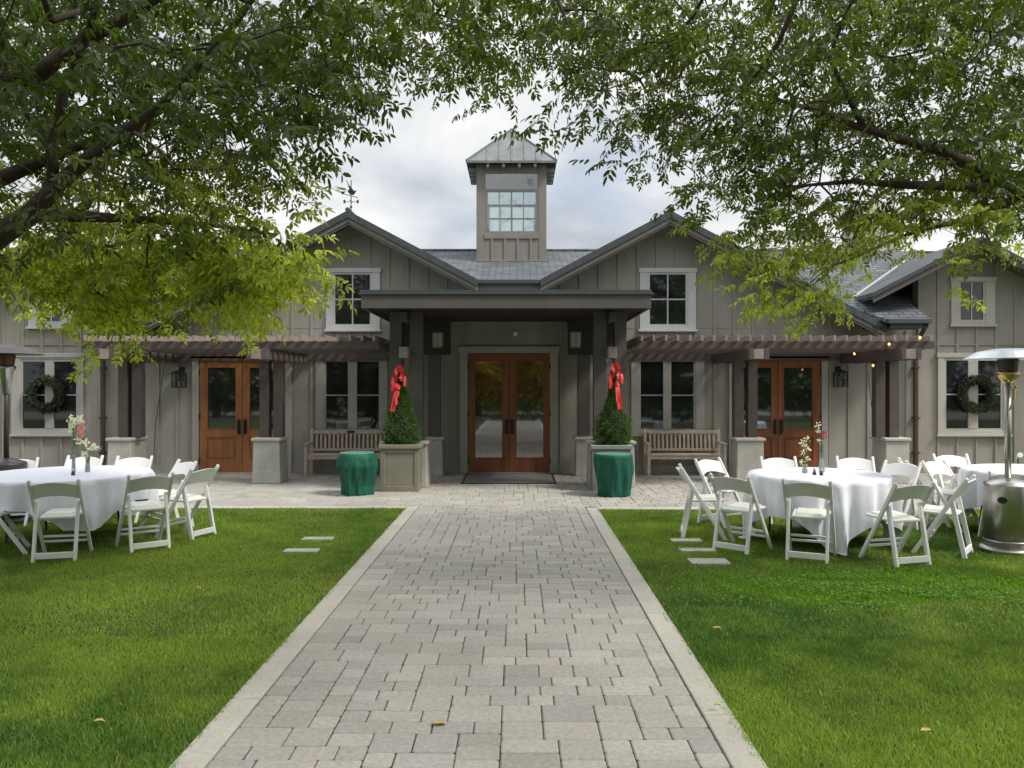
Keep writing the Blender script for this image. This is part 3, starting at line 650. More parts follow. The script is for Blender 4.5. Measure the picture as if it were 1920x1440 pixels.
# ------------------------------------------------------------------ lanterns
def lantern(x, y, ztop, w, h, lb, hang, grp):
    e = empty('hanging_lantern' if hang else 'wall_lantern', (x, y, ztop-h), lb, 'lantern', grp)
    b = MB(); a = w/2; zb = ztop-h; zr = ztop-h*.22
    for sx in (-1, 1):
        for sy in (-1, 1): b.box(x+sx*a, x+sx*(a-.014), y+sy*a, y+sy*(a-.014), zb, zr)
    b.box(x-a, x+a, y-a, y+a, zb, zb+.015); b.box(x-a-.01, x+a+.01, y-a-.01, y+a+.01, zr, zr+.012)
    b.add([(x-a-.01,y-a-.01,zr+.012),(x+a+.01,y-a-.01,zr+.012),(x+a+.01,y+a+.01,zr+.012),(x-a-.01,y+a+.01,zr+.012),(x,y,ztop)], [(0,1,4),(1,2,4),(2,3,4),(3,0,4)])
    b.box(x-.006, x+.006, y-a-.003, y-a+.006, zb, zr)
    if not hang:
        b.tube([(x, y, ztop-.02), (x, y+.02, ztop+.06), (x, YW-.02, ztop+.02)], .01, 6); b.box(x-.05, x+.05, YW-.03, YW-.0225, ztop-.14, ztop+.06)
    b.build('frame', M['fascia'] if hang else M['iron'], e)
    b = MB(); b.box(x-a+.012, x+a-.012, y-a+.012, y+a-.012, zb+.015, zr); b.build('lantern_glass', M['lamp_glass'] if hang else M['clear'], e)
    if hang: b = MB(); b.tube([(x,y,ztop-.01),(x,y,cz0+.02)], .006, 6); b.build('chain', M['iron'], e)
    else: b = MB(); b.tube([(x,y,zb+.02),(x,y,zb+.13)], .012, 6); b.build('candle', M['white'], e)
lantern(X_(821, 14.5), 14.5, Z_(618, 14.5), .18, .33, 'pale square lantern hanging under the canopy left of the entrance doors', True, 'lanterns under the canopy')
lantern(X_(1079, 14.5), 14.5, Z_(617, 14.5), .19, .34, 'pale square lantern hanging under the canopy right of the entrance doors', True, 'lanterns under the canopy')
lantern(X_(335, 15.9), 15.92, Z_(693, 15.9), .22, .36, 'black wall lantern beside the left side door', False, 'black wall lanterns')
lantern(X_(1577, 15.9), 15.92, Z_(692, 15.9), .22, .36, 'black wall lantern beside the right side door', False, 'black wall lanterns')

# ------------------------------------------------------------------ door mat
e = empty('door_mat', (-.16, 15.1, 0), 'grey mat with dark border in front of the entrance doors', 'door mat')
b = MB(); b.box(-.98, .67, 14.35, 15.95, .002, .012); b.build('pile', M['matt'], e)
b = MB(); b.box(-1.01, .70, 14.31, 14.35, .002, .016); b.box(-1.01, .70, 15.95, 15.98, .002, .016); b.box(-1.01, -.98, 14.35, 15.95, .002, .016); b.box(.67, .70, 14.35, 15.95, .002, .016); b.build('border', M['black'], e)

# ------------------------------------------------------------------ benches
def bench(x0, w, lb, plaque):
    e = empty('garden_bench', (x0+w/2, 15.78, 0), lb, 'bench', 'slatted teak benches by the wall'); x1 = x0+w; yf = 15.50; yb = 15.98
    for xx in (x0, x1-.06):
        b = MB(); b.box(xx, xx+.06, yf, yf+.06, 0, .62); b.build('leg', M['teak'], e, bevel=.006)
        b = MB(); b.hexa([(xx,yb-.06,0),(xx+.06,yb-.06,0),(xx+.06,yb,0),(xx,yb,0)], [(xx,yb,.90),(xx+.06,yb,.90),(xx+.06,yb+.04,.90),(xx,yb+.04,.90)]); b.build('leg', M['teak'], e, bevel=.006)
        b = MB(); b.box(xx-.01, xx+.07, yf-.03, yb-.03, .62, .645); b.build('armrest', M['teak'], e, bevel=.008)
    b = MB()
    for k in range(5): b.box(x0+.06, x1-.06, yf+.0+k*.087, yf+.075+k*.087, .40, .42)
    b.build('seat', M['teak'], e, bevel=.004)
    b = MB(); b.box(x0+.06, x1-.06, yf+.01, yf+.035, .33, .395); b.box(x0+.06, x1-.06, yb-.06, yb-.035, .33, .395); b.box(x0+.02, x0+.045, yf+.06, yb-.06, .33, .39); b.box(x1-.045, x1-.02, yf+.06, yb-.06, .33, .39); b.build('apron', M['teak'], e, bevel=.004)
    b = MB(); b.box(x0+.06, x1-.06, yb-.015, yb+.025, .80, .87); b.box(x0+.06, x1-.06, yb-.035, yb-.0, .46, .51); b.build('back_rail', M['teak'], e, bevel=.006)
    n = 16
    for k in range(n):
        xx = x0+.09+(w-.18)*(k+.5)/n; b = MB(); b.hexa([(xx-.021,yb-.03,.51),(xx+.021,yb-.03,.51),(xx+.021,yb-.012,.51),(xx-.021,yb-.012,.51)], [(xx-.021,yb-.005,.80),(xx+.021,yb-.005,.80),(xx+.021,yb+.012,.80),(xx-.021,yb+.012,.80)]); b.build('back_slat', M['teak'], e)
    if plaque: b = MB(); b.box(x0+w*.53-.07, x0+w*.53+.07, yb-.02, yb-.0155, .815, .86); b.build('plaque', M['black'], e)
bench(X_(570, 15.5), 1.53, 'weathered slatted teak bench left of the entrance, half behind a green cover', True)
bench(X_(1214, 15.5), 1.53, 'weathered slatted teak bench right of the entrance doors', False)

# ------------------------------------------------------------------ leafy things helper
LEAF6 = np.array([(0,0,0),(.28,.17,.03),(.68,.15,.03),(1,0,-.06),(.68,-.15,.03),(.28,-.17,.03)])
def rotm(ax, a):
    return np.array(Matrix.Rotation(a, 3, ax))
def leaves_at(pts, dirs, size, width=1.0, roll=None):
    """6-gon leaves at pts (n,3) pointing dirs (n,3)"""
    n = len(pts); d = dirs/np.linalg.norm(dirs, axis=1, keepdims=True); r = rng.normal(size=(n, 3)); s = np.cross(d, r); s /= np.linalg.norm(s, axis=1, keepdims=True); u = np.cross(s, d)
    L = LEAF6; V = pts[:, None]+(d[:, None]*L[None, :, 0:1]+s[:, None]*L[None, :, 1:2]*width+u[:, None]*L[None, :, 2:3])*np.asarray(size).reshape(-1, 1, 1)
    return V.reshape(-1, 3)
# ------------------------------------------------------------------ planters, conifers, bows
def planter(x0, x1, y0, y1, h, m, lb):
    e = empty('planter_box', ((x0+x1)/2, (y0+y1)/2, 0), lb, 'planter', 'planters in front of the canopy posts')
    b = MB(); t = .07
    for (a, c) in ((x0, x0+t), (x1-t, x1)):
        b.box(a, c, y0, y0+.03, .0, h-.07); b.box(a, c, y1-.03, y1, 0, h-.07)
    b.box(x0+t, x1-t, y0, y0+.03, h-.14, h-.07); b.box(x0+t, x1-t, y0, y0+.03, 0, .09); b.box(x0+t, x1-t, y1-.03, y1, h-.14, h-.07); b.box(x0+t, x1-t, y1-.03, y1, 0, .09)
    for (a, c) in ((x0, x0+.03), (x1-.03, x1)): b.box(a, c, y0+.03, y0+.1, 0, h-.07); b.box(a, c, y1-.1, y1-.03, 0, h-.07); b.box(a, c, y0+.1, y1-.1, h-.14, h-.07); b.box(a, c, y0+.1, y1-.1, 0, .09)
    b.build('frame', M[m], e, bevel=.004)
    b = MB(); b.box(x0+.015, x1-.015, y0+.016, y1-.016, .01, h-.08); b.build('panel', M[m], e)
    b = MB(); b.box(x0-.03, x1+.03, y0-.03, y0+.06, h-.07, h); b.box(x0-.03, x1+.03, y1-.05, y1+.0, h-.07, h); b.box(x0-.03, x0+.06, y0+.06, y1-.05, h-.07, h); b.box(x1-.06, x1+.03, y0+.06, y1-.05, h-.07, h); b.build('rim', M[m], e, bevel=.01)
    b = MB(); b.box(x0+.05, x1-.05, y0+.05, y1-.05, h-.10, h-.05); b.build('soil', M['bark'], e)
planter(X_(713, 13.26), X_(785, 13.26), 13.26, 13.74, .78, 'planter', 'square olive panelled planter left of the walk, uncovered')
planter(X_(1111, 13.26), X_(1183, 13.26), 13.26, 13.74, .77, 'planter_grey', 'square grey planter right of the walk, half hidden by a green cover')
def conifer(cx, cy, z0, h, prof, n, lb):
    e = empty('potted_conifer', (cx, cy, z0), lb, 'conifer', 'potted cone conifers')
    t = rng.random(n)**1.25; a = rng.uniform(0, 2*np.pi, n); rr = np.interp(t, [p[0] for p in prof], [p[1] for p in prof])
    lump = 1+.16*np.sin(a*5+t*23)*.7+.14*np.sin(a*9-t*41+1)+.08*rng.normal(size=n)
    q = rng.uniform(.72, 1, n); r_ = rr*lump*q*.93
    pts = np.stack([cx+r_*np.cos(a), cy+r_*np.sin(a)*.85, z0+t*h+rng.normal(size=n)*.01], 1)
    d = np.stack([np.cos(a)*.7, np.sin(a)*.7, np.full(n, .75)], 1)+rng.normal(size=(n, 3))*.45
    V = leaves_at(pts, d, rng.uniform(.022, .045, n), 1.1)
    hue = np.array([.07,.155,.032])*(.55+.75*rng.random((n, 1)))+np.array([.05,.06,.0])*(rng.random((n, 1))**3)
    np_mesh('foliage', V, 6, M['needle'], e, np.repeat(hue, 6, 0))
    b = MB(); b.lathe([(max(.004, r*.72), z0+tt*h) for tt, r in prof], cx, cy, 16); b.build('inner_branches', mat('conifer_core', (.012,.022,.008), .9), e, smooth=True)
    b = MB(); b.tube([(cx,cy,z0-.03),(cx,cy,z0+h*.9)], [.03,.008], 8); b.build('stem', M['bark'], e)
cxl = X_(752, 13.5); cxr = X_(1150, 13.5)
conifer(cxl, 13.5, .76, 1.27, [(0,.26),(.06,.31),(.2,.30),(.35,.24),(.55,.16),(.75,.09),(.9,.05),(1,.015)], 11000, 'evenly tapering conifer in the olive planter left of the walk')
conifer(cxr, 13.5, .76, 1.27, [(0,.25),(.08,.30),(.25,.31),(.38,.25),(.48,.14),(.65,.085),(.85,.05),(1,.015)], 11000, 'conifer with bulging base and thin top in the grey planter right of the walk')
def ribbon(b, pts, w, side=(1,0,0), n=3):
    pts = [Vector(p) for p in pts]; vs = []; fs = []
    for i, p in enumerate(pts):
        d = (pts[min(i+1, len(pts)-1)]-pts[max(i-1, 0)]).normalized(); sv = Vector(side[i] if isinstance(side, list) else side); s_ = sv-d*sv.dot(d); s_.normalize(); nn = d.cross(s_)
        for k_ in range(n+1):
            u = k_/n-.5; vs.append(p+s_*u*w+nn*.012*math.cos(u*6+i*1.3))
    for i in range(len(pts)-1):
        for k_ in range(n): fs.append((i*(n+1)+k_, i*(n+1)+k_+1, (i+1)*(n+1)+k_+1, (i+1)*(n+1)+k_))
    b.add(vs, fs)
def bow(cx, cy, zt, lb, flip):
    e = empty('ribbon_bow', (cx, cy, zt-.8), lb, 'ribbon', 'red ribbons on the conifers')
    b = MB(); s = flip
    for sg in (-1, 1):       # loop over the tip: arch of wide ribbon
        pass
    for (rx, rz, w_, yo) in ((.06, .15, .048, -.10), (.04, .09, .04, -.14)):
        k_ = []; sv = []
        for i in range(15):
            a = math.pi*(1.25-1.5*i/14); k_.append((cx+math.cos(a)*rx, cy+yo+.02*math.cos(a*3), zt-.19+rz*math.sin(a))); sv.append((math.cos(a), .25*math.sin(i*1.7), math.sin(a)))
        ribbon(b, k_, w_, sv)
    ribbon(b, [(cx-.09, cy-.09, zt-.22), (cx-.10, cy-.13, zt-.30), (cx-.085, cy-.15, zt-.38), (cx-.10, cy-.16, zt-.46)], .055)
    ribbon(b, [(cx+.09, cy-.09, zt-.22), (cx+.10, cy-.13, zt-.29), (cx+.11, cy-.15, zt-.38)], .05)
    b.build('bow_loop', M['red'], e, smooth=True)
    b = MB()
    ribbon(b, [(cx-.02*s, cy-.13, zt-.38), (cx-.035*s, cy-.19, zt-.50), (cx-.06*s, cy-.22, zt-.64), (cx-.09*s, cy-.25, zt-.80)], .075)
    ribbon(b, [(cx-.03*s, cy-.15, zt-.38), (cx-.00*s, cy-.20, zt-.48), (cx-.02*s, cy-.23, zt-.58), (cx-.01*s, cy-.26, zt-.68)], .045)
    ribbon(b, [(cx-.07*s, cy-.14, zt-.36), (cx-.02*s, cy-.20, zt-.38), (cx+.03*s, cy-.17, zt-.41)], .08, (0,.3,1))
    b.build('bow_tail', M['red'], e, smooth=True)
bow(cxl-.02, 13.5, Z_(682, 13.5), 'red ribbon bow draped on the tip of the left conifer', 1)
bow(cxr+.03, 13.5, Z_(677, 13.5), 'red ribbon bow draped on the tip of the right conifer', -.6)
# ------------------------------------------------------------------ green covered drums
def cover(cx, cy, h, prof, seed, lb, top):
    e = empty('covered_bin', (cx, cy, 0), lb, 'covered bin', 'bins under green cloth covers'); rd = random.Random(seed)
    n = 72; vs = []; fs = []; ph = [rd.uniform(0, 6.28) for _ in range(4)]
    m = 22
    for i in range(m+1):
        t = i/m; zz = h*(1-t)+.005; r = np.interp(t, [p[0] for p in prof], [p[1] for p in prof]); am = .045*min(1, t*2.5)
        for k_ in range(n):
            a = 2*math.pi*k_/n; tw = t*1.6
            fo = math.sin(a*7+ph[0]+tw)*.6+math.sin(a*11+ph[1]-tw*1.7)*.45+math.sin(a*3+ph[2]+tw*2)*.5+.22*math.sin(a*23+ph[3]+tw*3)
            fo = fo if fo > 0 else fo*.5
            rr = r+am*fo*1.0+ (rd.uniform(-.003,.003))
            vs.append((cx+rr*math.cos(a), cy+rr*math.sin(a), zz-.01*math.cos(a*4)*t))
    for i in range(m):
        for k_ in range(n): fs.append((i*n+k_, (i+1)*n+k_, (i+1)*n+(k_+1)%n, i*n+(k_+1)%n))
    fs.append(tuple(range(n)))
    b = MB(); b.add(vs, fs); b.build('cover', M['green'], e, smooth=True)
    b = MB(); b.lathe([(top, h), (top+.003, h+.004), (top-.002, h+.009)], cx, cy, 40); b.build('lid', M['lid'], e, smooth=False)
cover(X_(669, 12.95), 12.95, .67, [(0,.275),(.08,.30),(.30,.325),(.55,.28),(.8,.235),(1,.225)], 1, 'green cloth covered bin with flat white lid left of the walk', .275)
cover(X_(1150, 12.8), 12.8, .665, [(0,.30),(.06,.31),(.3,.30),(.6,.275),(.85,.245),(1,.235)], 2, 'green cloth covered bin standing before the grey planter right of the walk', .285)

# ------------------------------------------------------------------ chairs
def make_chair():
    e = empty('folding_chair', (0,0,0), 'x', 'chair'); W2 = .222
    yb, zbk = -.27, .80; yf = .23
    def ly(zv): return yf+(yb-yf)*(zv/zbk)
    for sx in (-1, 1):
        b = MB(); xx = sx*W2
        b.bar((xx, yf, 0), (xx, yb, zbk), .028, .042, (0,1,0)); b.ball((xx, yb-.0, zbk+.005), .022, 8, 6); b.build('long_leg', M['plastic'], e, bevel=.006)
        b = MB(); xi = sx*(W2-.034); b.bar((xi, -.25, 0), (xi, -.13, .58), .03, .046, (0,1,0)); b.ball((xi, -.13, .582), .022, 8, 6); b.build('rear_leg', M['plastic'], e, bevel=.006)
    b = MB(); x2 = W2-.02
    b.box(-x2+.03, x2-.03, -.262, -.236, .035, .095); b.build('rear_stretcher', M['plastic'], e, bevel=.004)
    b = MB(); y1 = ly(.15); b.box(-x2, x2, y1-.012, y1+.012, .13, .155); y1 = ly(.2); b.box(-x2, x2, y1-.012, y1+.012, .185, .21); b.build('front_stretcher', M['plastic'], e, bevel=.004)
    # seat
    b = MB(); b.hexa([(-x2+.045,-.17,.415),(x2-.045,-.17,.415),(x2-.02,.21,.43),(-x2+.02,.21,.43)], [(-x2+.045,-.17,.445),(x2-.045,-.17,.445),(x2-.02,.21,.46),(-x2+.02,.21,.46)]); b.build('seat_frame', M['plastic'], e, bevel=.01)
    b = MB(); b.hexa([(-x2+.065,-.15,.442),(x2-.065,-.15,.442),(x2-.045,.19,.457),(-x2+.045,.19,.457)], [(-x2+.085,-.12,.468),(x2-.085,-.12,.468),(x2-.065,.165,.482),(-x2+.065,.165,.482)]); b.build('seat_pad', M['seat'], e, bevel=.01)
    # curved backrest
    b = MB(); n = 14; vs = []; fs = []
    for i in range(n+1):
        u = -1+2*i/n; xx = u*(W2-.012); arch = (1-u*u); zt = .765+.035*arch; zl = .615+.04*arch
        for (zz, dy) in ((zl, 0), (zt, 0)):
            yy = ly(zz)-.045*arch
            vs += [(xx, yy-.011, zz), (xx, yy+.011, zz)]
    for i in range(n):
        o = i*4; p = o+4
        fs += [(o,o+2,p+2,p), (o+1,p+1,p+3,o+3), (o+2,o+3,p+3,p+2), (o,p,p+1,o+1)]
    fs += [(0,1,3,2), (n*4,n*4+2,n*4+3,n*4+1)]
    b.add(vs, fs); b.build('backrest', M['plastic'], e, bevel=.004)
    return e
ch0 = make_chair(); used = [False]
def chair(x, y, face, lb, grp, rz=None):
    o = ch0 if not used[0] else copy_tree(ch0); used[0] = True
    if rz is None:
        d = Vector((face[0]-x, face[1]-y)); rz = math.atan2(-d.x, d.y)
    o.location = (x, y, -.004); o.rotation_euler = (0, 0, rz); o['label'] = lb; o['category'] = 'chair'; o['group'] = grp
    return o
TA = (3.43, 9.12); TB = (6.18, 9.55); TL = (-5.20, 9.2)
gA = 'white folding chairs round the right table'; gB = 'white folding chairs round the far right table'; gL = 'white folding chairs round the left table'
chair(2.18, 9.35, TA, 'white folding chair seen side on at the left end of the right table', gA, R(-100))
chair(2.62, 10.15, TA, 'white folding chair facing us at the back left of the right table', gA, R(-145))
chair(2.42, 8.62, TA, 'white folding chair seen from behind at the front left of the right table', gA, R(-44))
chair(3.0, 8.2, TA, 'white folding chair seen from behind at the front middle of the right table', gA, R(-27))
chair(3.78, 8.02, TA, 'white folding chair seen from behind at the front right of the right table', gA, R(16))
chair(4.46, 8.42, TA, 'white folding chair turned side on at the right front of the right table', gA, R(52))
chair(4.55, 9.75, TA, 'white folding chair facing us behind the right end of the right table', gA, R(125))
chair(3.45, 10.35, TA, 'white chair showing only its back above the right table near the vases', gA, R(178))
chair(4.42, 10.35, TA, 'white chair showing only its back above the right table near the outer pedestal', gA, R(168))
chair(5.18, 10.15, TB, 'white folding chair seen side on between the two right tables', gB, R(-105))
chair(5.38, 9.85, TB, 'white folding chair facing us just left of the far right table', gB, R(-150))
chair(5.95, 10.75, TB, 'white folding chair back showing behind the far right table', gB, R(178))
chair(5.50, 9.0, TB, 'white folding chair seen from behind just left of the steel heater', gB, R(-18))
chair(-4.68, 8.22, TL, 'white folding chair seen square from behind at the front of the left table', gL, R(14))
chair(-4.07, 8.72, TL, 'white folding chair seen from behind at the front right of the left table, turned left', gL, R(40))
chair(-4.33, 9.85, TL, 'second chair from the end at the right side of the left table, facing left', gL, R(138))
chair(-3.88, 9.36, TL, 'outermost white folding chair at the right end of the left table', gL, R(72))
chair(-5.10, 10.42, TL, 'white folding chair back showing behind the right part of the left table', gL, R(182))
chair(-5.80, 10.50, TL, 'white folding chair back showing behind the vase of the left table', gL, R(183))
chair(-6.42, 10.15, TL, 'white folding chair back at the far left edge of the photo', gL, R(195))
chair(-5.42, 8.42, TL, 'white folding chair cut off by the left edge, its long leg slanting right', gL, R(-62))

# ------------------------------------------------------------------ tables and cloths
def table(c, r, lb, cl, side, phi, seed, cap=1.36, hz=.745):
    cx, cy = c; e = empty('round_table', (cx, cy, 0), lb, 'table', 'round banquet tables')
    b = MB(); b.lathe([(r-.01, hz-.035), (r, hz-.03), (r, hz-.005), (r-.01, hz)], cx, cy, 48); b.build('tabletop', M['teak'], e)
    for a in (0, 1):
        for s_ in (-1, 1):
            b = MB(); dx = .42*s_; dy = .38*(1 if a else -1)
            b.tube([(cx+dx*.5, cy+dy*.3, hz-.04), (cx+dx, cy+dy*.8, hz-.12), (cx+dx*1.05, cy+dy, .02)], .014, 8); b.build('leg', M['bronze'], e)
    # cloth
    rd = random.Random(seed); n = 240; H = side/2; vs = []; fs = []; ph = [rd.uniform(0, 6.28) for _ in range(5)]
    inn = 8; outm = 22
    for i in range(inn+1):
        for k_ in range(n):
            a = 2*math.pi*k_/n; rr = r*i/inn if i else .001; vs.append((cx+rr*math.cos(a), cy+rr*math.sin(a), hz+.006+.0008*math.sin(rr*14+a*3)))
    for i in range(1, outm+1):
        for k_ in range(n):
            a = 2*math.pi*k_/n; aa = (a-phi+math.pi/4) % (math.pi/2)-math.pi/4; L = H/math.cos(aa); L = min(L, H*cap)
            s_ = (L-r)*i/outm; drop = s_
            fo = math.sin(a*15+ph[0]+.8*math.sin(a*4))+.55*math.sin(a*25+ph[1])+.4*math.sin(a*9+ph[2])
            cf = abs(aa)/(math.pi/4)              # 1 at the corners
            am = (.015+.095*min(1, drop/.4))*(.7+.5*cf)
            if drop < .025: rr = r+drop*.7; zz = hz+.006-drop*.5
            else: rr = r+.02+am*(fo*.5+.25)-.03*min(1, drop/.6); zz = hz+.006-drop
            if zz < .012: rr += (.012-zz)*.5; zz = .012+.006*math.sin(a*40)
            vs.append((cx+rr*math.cos(a), cy+rr*math.sin(a), zz))
    for i in range(inn+outm):
        for k_ in range(n): fs.append((i*n+k_, (i+1)*n+k_, (i+1)*n+(k_+1)%n, i*n+(k_+1)%n))
    b = MB(); b.add(vs, fs); o = b.build('tablecloth', M['cloth'], None, smooth=True); o.location = (0,0,0)
    tag(o, cl, 'tablecloth', 'white tablecloths')
table(TA, .76, 'round banquet table under a white cloth on the right lawn, ringed by chairs', 'white square tablecloth on the fully visible right table, corners hanging to the grass', 2.34, R(38), 1)
table(TB, .76, 'round banquet table behind the steel heater at the right edge', 'white tablecloth on the far right table behind the steel heater', 2.3, R(20), 2)
table(TL, .90, 'round banquet table under a white cloth on the left lawn', 'white square tablecloth on the large left table', 2.38, R(-5), 3, 1.2)
# vases, shakers
def vase(x, y, h, r, lb):
    e = empty('glass_vase', (x, y, .752), lb, 'vase', 'glass vases with flowers')
    b = MB(); b.lathe([(r*.8, .754), (r, .77), (r*.75, .754+h*.6), (r*.95, .754+h)], x, y, 16, cap=False); b.build('glass', M['clear'], e, smooth=True)
    b = MB(); b.lathe([(r*.75, .755), (r*.9, .77), (r*.68, .755+h*.45)], x, y, 12); b.build('water', M['lamp_glass'], e, smooth=True); return e
def blooms(e, x, y, z0, pts, m, size, n, nm='flower'):
    b = MB()
    for p in pts: b.tube([(x, y, z0-.12), (x+(p[0])*.4, y, z0+p[2]*.5), (x+p[0], y+p[1], z0+p[2])], .004, 5)
    b.build('stems', M['stem'], e)
    for p in pts:
      P_ = np.repeat(np.array([(x+p[0], y+p[1], z0+p[2])]), n, 0); P_ = P_+rng.normal(size=P_.shape)*size*.38
      np_mesh(nm, leaves_at(P_, rng.normal(size=P_.shape)+np.array([0,-.3,.3]), rng.uniform(.6, 1.1, len(P_))*size, 1.6), 6, M[m], e)
Yv = 9.2
e = vase(X_(1509, Yv), Yv, .10, .035, 'short vase of white blossoms on the right table')
blooms(e, X_(1509, Yv), Yv, .86, [(-.03,0,.02),(.03,0,.05),(-.02,.0,.12),(.03,0,.17),(-.03,0,.25),(.0,0,.20),(.02,0,.27)], 'flow_white', .035, 14)
e = vase(X_(1544, Yv), Yv+.05, .34, .035, 'tall glass vase with red and white blossoms on the right table')
blooms(e, X_(1544, Yv), Yv+.05, 1.1, [(-.03,0,.02),(-.045,0,.12),(-.05,0,.19)], 'flow_white', .03, 12); blooms(e, X_(1544, Yv), Yv+.05, 1.1, [(.02,0,.05),(.025,0,.10)], 'flow_red', .035, 14, 'red_flower')
e = vase(X_(138, 9.2), 9.2, .42, .022, 'slim tall vase with pink and white flowers on the left table')
blooms(e, X_(138, 9.2), 9.2, 1.17, [(.06,0,.08),(.09,0,.02),(.10,0,.10)], 'flow_pink', .045, 16, 'pink_flower'); blooms(e, X_(138, 9.2), 9.2, 1.15, [(.0,0,.16),(-.03,0,.2),(.05,0,.22),(.08,0,.2),(.04,0,-.02),(.12,0,-.05),(-.01,0,.12)], 'flow_white', .05, 16)
e = vase(X_(160, 9.25), 9.3, .20, .03, 'short vase with trailing pale green blossoms on the left table')
blooms(e, X_(160, 9.25), 9.3, .93, [(0,0,.02),(.03,0,.1),(.06,0,.12),(.10,0,.09),(-.04,0,.02),(.0,0,.18)], 'flow_white', .045, 14)
for (px, Y, lb) in ((1527, 9.0, 'left one of the two small shakers on the right table'), (1540, 8.95, 'right one of the two small shakers on the right table'), (137, 8.95, 'small dark shaker beside the slim vase on the left table')):
    e = empty('shaker', (X_(px, Y), Y, .752), lb, 'shaker', 'shakers on the tables'); b = MB(); xx = X_(px, Y); b.lathe([(.02,.754),(.022,.76),(.014,.80)], xx, Y, 12); b.build('jar', M['bronze'], e, smooth=True)
    b = MB(); b.lathe([(.015,.80),(.016,.82),(.007,.83)], xx, Y, 12); b.build('lid', M['steel'], e, smooth=True)

# ------------------------------------------------------------------ patio heaters
def heater(x, y, sc, lb, dark):
    e = empty('patio_heater', (x, y, 0), lb, 'patio heater', 'patio heaters'); A = M['bronze'] if dark else M['steel']
    b = MB(); b.lathe([(.27,.0),(.275,.03),(.265,.045),(.235,.06)], x, y, 40); b.build('base', A, e, smooth=False, bevel=.004)
    b = MB(); b.lathe([(.235,.06),(.235,.70),(.228,.725),(.12,.76),(.05,.78)], x, y, 48); o = b.build('tank_housing', A, e, smooth=True)
    for p_ in (): pass
    b = MB(); b.lathe([(.237,.11),(.240,.115),(.240,.125),(.237,.13)], x, y, 48, cap=False); b.build('band', A, e)
    b = MB(); b.tube([(x,y,.77),(x,y,1.80)], .032, 16); b.build('post', A if dark else M['steel'], e, smooth=True)
    b = MB(); b.lathe([(.04,1.55 if dark else 1.78),(.075,1.82),(.105,1.86),(.11,1.88),(.10,1.90)], x, y, 24); b.build('burner_base', M['brass'] if not dark else M['steel'], e, smooth=True)
    b = MB(); b.lathe([(.085,1.90),(.09,1.92),(.105,2.02),(.10,2.04)], x, y, 24); b.build('emitter', M['meshcol'] if dark else M['bronze'], e, smooth=True)
    b = MB()
    for k_ in range(3): a = k_*2.09+.4; b.tube([(x+.08*math.cos(a), y+.08*math.sin(a), 2.02), (x+.1*math.cos(a), y+.1*math.sin(a), 2.12)], .008, 6)
    b.build('bracket', M['steel'], e)
    n = 8 if not dark else 32
    b = MB(); b.lathe([(.425,2.035),(.43,2.04),(.30,2.115),(.15,2.145),(.02,2.15),(.02,2.14),(.15,2.135),(.30,2.105),(.42,2.034)], x, y, 32); b.build('reflector', M['alu'] if not dark else M['bronze'], e, smooth=False)
    if not dark:
        b = MB(); nn = 16; a0 = math.atan2(-y, -x)-.22
        vs = []; zc = .56
        for k_ in range(nn):
            t = 2*math.pi*k_/nn; aa = a0+.2*math.cos(t); vs.append((x+.239*math.cos(aa), y+.239*math.sin(aa), zc+.035*math.sin(t)))
        for k_ in range(nn):
            t = 2*math.pi*k_/nn; aa = a0+.2*math.cos(t); vs.append((x+.230*math.cos(aa), y+.230*math.sin(aa), zc+.035*math.sin(t)))
        b.add(vs, [tuple(range(nn))]+[(k_, (k_+1)%nn, (k_+1)%nn+nn, k_+nn) for k_ in range(nn)]); b.build('badge', M['black'], e)
        b = MB(); b.tube([(x,y,1.80),(x+.06,y-.02,1.72),(x+.05,y-.03,1.62),(x+.0,y-.035,1.5)], .008, 6); b.ball((x+.075,y-.02,1.74), .02); b.build('gas_valve', M['brass'], e)
    return e
heater(X_(1890, 8.5), 8.5, 1, 'stainless steel patio heater at the right edge beside the tables', False)
heater(X_(12, 10.3), 10.3, 1, 'dark bronze patio heater at the left edge behind the table', True)
for o in bpy.data.objects:
    if o.name.startswith('patio_heater') and o['label'].startswith('dark'): o.scale = (1, 1, 1.06)

# ------------------------------------------------------------------ wreaths
def wreath(px, lb):
    cx = X_(px, YW-.12); cz = Z_(739, YW-.12); cy = YW-.13; e = empty('wreath', (cx, cy, cz), lb, 'wreath', 'wreaths on the wing windows')
    b = MB(); b.tube([(cx+.29*math.cos(t), cy, cz+.29*math.sin(t)) for t in np.linspace(0, 6.2832, 25)], .05, 8, False); b.build('ring', M['bark'], e)
    n = 2600; a = rng.uniform(0, 6.283, n); q = rng.uniform(0, 6.283, n); rr = rng.uniform(.03, .09, n); R_ = .29+rr*np.cos(q)
    pts = np.stack([cx+R_*np.cos(a), cy+rr*np.sin(q)*.8, cz+R_*np.sin(a)], 1); d = np.stack([np.cos(q)*np.cos(a)-np.sin(a), np.sin(q)-.3, np.cos(q)*np.sin(a)+np.cos(a)], 1)+rng.normal(size=(n, 3))*.4
    np_mesh('foliage', leaves_at(pts, d, rng.uniform(.035, .06, n), 1.2), 6, M['needle'], e, np.repeat(np.array([.035,.055,.03])*rng.uniform(.5, 1.7, (n, 1)), 6, 0))
wreath(1831, 'dark green wreath hanging on the right wing window'); wreath(86, 'dark green wreath hanging on the left wing window')

